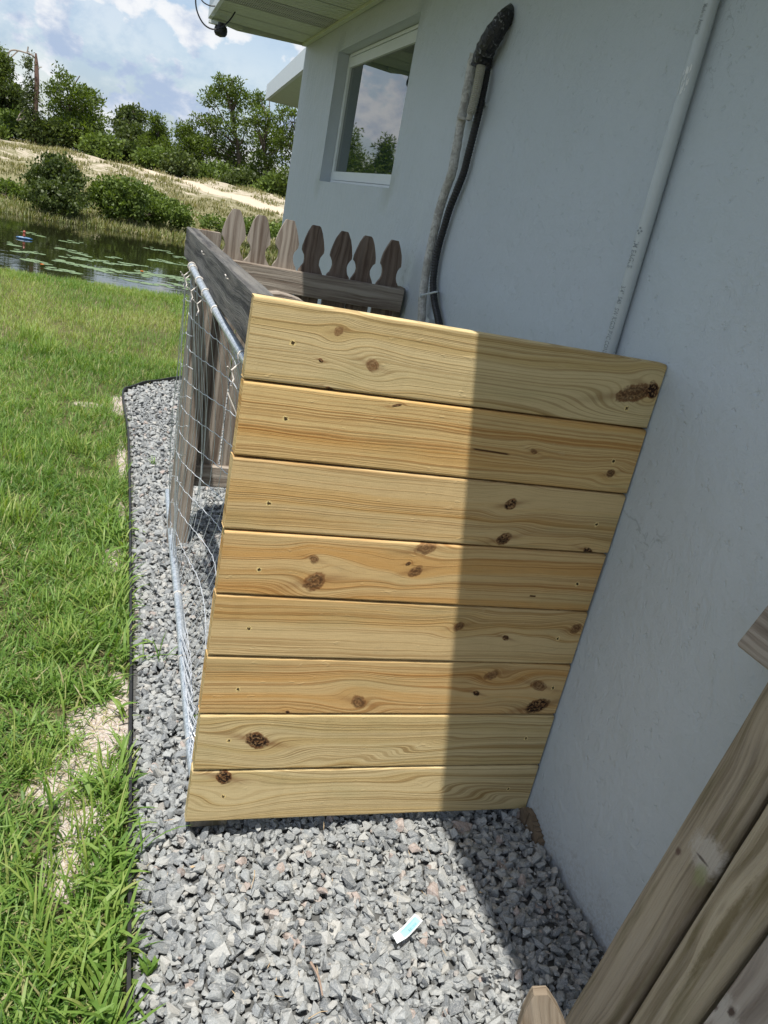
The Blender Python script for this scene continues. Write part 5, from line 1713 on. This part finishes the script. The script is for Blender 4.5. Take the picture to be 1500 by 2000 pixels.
# understory
for k, (px, py, rx, rz, lb) in enumerate(((30, 245, 34, 20, 'dense shrub under the far left tree'), (90, 262, 44, 20, 'dark shrub at the foot of the broken trunk'), (195, 290, 34, 20, 'shrub below the right side of the broad pine'),
                                          (240, 300, 36, 16, 'low olive shrub in the middle gap'), (300, 312, 36, 16, 'shrub beside the sand at the gap'), (350, 325, 30, 18, 'shrub left of the tall pine foot'),
                                          (415, 345, 34, 22, 'dark shrub under the tallest pine'), (470, 360, 34, 20, 'dark shrub at the base of the tallest pine'), (535, 372, 34, 22, 'shrub by the house corner at the wood edge'), (600, 385, 50, 30, 'shrub hidden partly by the house corner'),
                                          (-34, 250, 34, 14, 'shrub beyond the left edge of the wood'))):
    photo_tree("shrub", (px, py + rz), [(px - rx * .4, py, rx * .6, rz * .8), (px + rx * .4, py, rx * .65, rz * .85), (px, py - rz * .3, rx * .6, rz * .8)], 47 - (k % 3), OAK_L if k % 2 else SHRUB_L, lb, cat='shrub',
               n_tuft=150, leaf_n=24, leaf=.22, tuft_r=.34, seed=30 + k, trunk_r=.05, needle=False, limbs=10)
# trees outside the frame on the left (seen in the window and from the side)
for k, (az_, D, h_, w_, lb) in enumerate(((-11.6, 44, 3.6, 1.6, 'pine left of the view, mirrored in the window'), (-14.0, 43, 3.6, 1.0, 'tall pine further left, mirrored in the window glass'), (-20.8, 38, 4.8, 2.2, 'bushy pine far left beyond the pond'),
                                       (-25.0, 42, 6.0, 2.8, 'pine group member at the far side of the slope'), (-31, 45, 7.0, 3, 'outermost pine beyond the left of the pond'),
                                       (-17.4, 42, 3.5, 1.3, 'short pine between two taller ones at far left'), (-22.8, 46, 3.4, 2.4, 'short pine low on the far left slope'))):
    a_ = math.radians(az_); x, y = D * math.sin(a_), D * math.cos(a_); z = float(terrain(np.array([x]), np.array([y]))[0])
    rg_ = random.Random(k)
    ells = [(x + rg_.uniform(-.6, .6), y, z + h_ * f, w_ * g * .8, w_ * g * .8, h_ * .14) for f, g in ((.25, .8), (.4, 1.0), (.55, .9), (.7, .7), (.85, .45), (.95, .22))]
    tree("pine_tree", (x, y, z), ells, PINE_L, lb, n_tuft=300, leaf_n=22, leaf=.27, tuft_r=.42, seed=60 + k, trunk_r=.12)

# shrubs on the bank in front of the slope
photo_tree("bank_shrub", (110, 408), [(110, 340, 34, 30), (92, 365, 34, 32), (128, 365, 34, 32), (110, 388, 46, 24), (100, 318, 12, 14)], 25.5, OAK_L,
           'dark upright shrub standing at the far waterline on the left', cat='shrub', n_tuft=420, leaf_n=30, leaf=.11, tuft_r=.17, seed=50, trunk_r=.03, needle=False)
photo_tree("bank_shrub", (250, 425), [(212, 378, 26, 22), (255, 372, 32, 22), (232, 398, 46, 22), (290, 396, 42, 22), (270, 415, 50, 18), (330, 412, 36, 18), (355, 432, 24, 12)], 26.5, SHRUB_L,
           'wide bright green bush right of the dark upright shrub', cat='shrub', n_tuft=620, leaf_n=30, leaf=.11, tuft_r=.18, seed=51, trunk_r=.03, needle=False)
photo_tree("bank_shrub", (15, 385), [(0, 365, 26, 12), (28, 372, 24, 12), (-25, 368, 26, 14)], 27, SHRUB_L,
           'low green bush at the left edge of the far bank', cat='shrub', n_tuft=170, leaf_n=26, leaf=.11, tuft_r=.16, seed=52, trunk_r=.02, needle=False)
photo_tree("bank_shrub", (470, 430), [(430, 440, 40, 10), (500, 445, 40, 12), (560, 450, 40, 14)], 26, SHRUB_L,
           'low weedy bush on the bank behind the picket tops', cat='shrub', n_tuft=200, leaf_n=26, leaf=.11, tuft_r=.15, seed=53, trunk_r=.02, needle=False)

# broken pine with bent top, moss hanging
D = 45.0
x, y, z = place(70, 275, D)
dead = empty("broken_pine", (x, y, z), label='broken dead pine with a snapped trunk and a bent leafy top hanging left', cat='dead tree')
m = MB()
tube(m, [at_dist(66, 280, D), at_dist(69, 220, D), at_dist(72, 160, D), at_dist(71, 125, D), at_dist(70, 104, D)], [.13, .12, .11, .09, .04], 8)
link("trunk", m.build("trunk"), simple("red_brown_bark", (0.16, 0.10, 0.08), .9), dead)
for pts_, r_ in (([(70, 115), (60, 106), (50, 103), (36, 99), (24, 98), (17, 104), (15, 125)], .035), ([(36, 99), (26, 108), (18, 118), (12, 140)], .028), ([(52, 104), (54, 98), (55, 91)], .03),
                 ([(74, 140), (77, 132), (82, 131)], .02), ([(50, 212), (40, 222), (33, 235)], .03), ([(52, 222), (43, 231), (36, 234)], .025), ([(58, 225), (48, 231), (35, 236)], .02)):
    m = MB(); tube(m, spline([at_dist(a, b, D) for a, b in pts_], 4), r_, 6)
    link("branch", m.build("branch"), DEADWOOD, dead)
s_ = D / F
def el_(px, py, rx, rz): p = at_dist(px, py, D); return (p[0], p[1], p[2], rx * s_, rx * s_, rz * s_)
V, Q, rn, c = crown([el_(6, 115, 10, 18), el_(8, 140, 11, 16), el_(-6, 130, 16, 22)], 150, 26, .2, .3, 90, 1.3, True)
link("crown", mesh_arrays("crown", V, Q, rnd=rn), PINE_L, dead)
V, Q, rn, c = crown([el_(56, 120, 10, 10), el_(58, 170, 9, 20), el_(62, 200, 12, 30), el_(55, 145, 4, 14), el_(62, 235, 16, 20)], 120, 22, .2, .26, 91, 1.2, True)
link("hanging_vines", mesh_arrays("hanging_vines", V, Q, rnd=rn), OAK_L, dead)
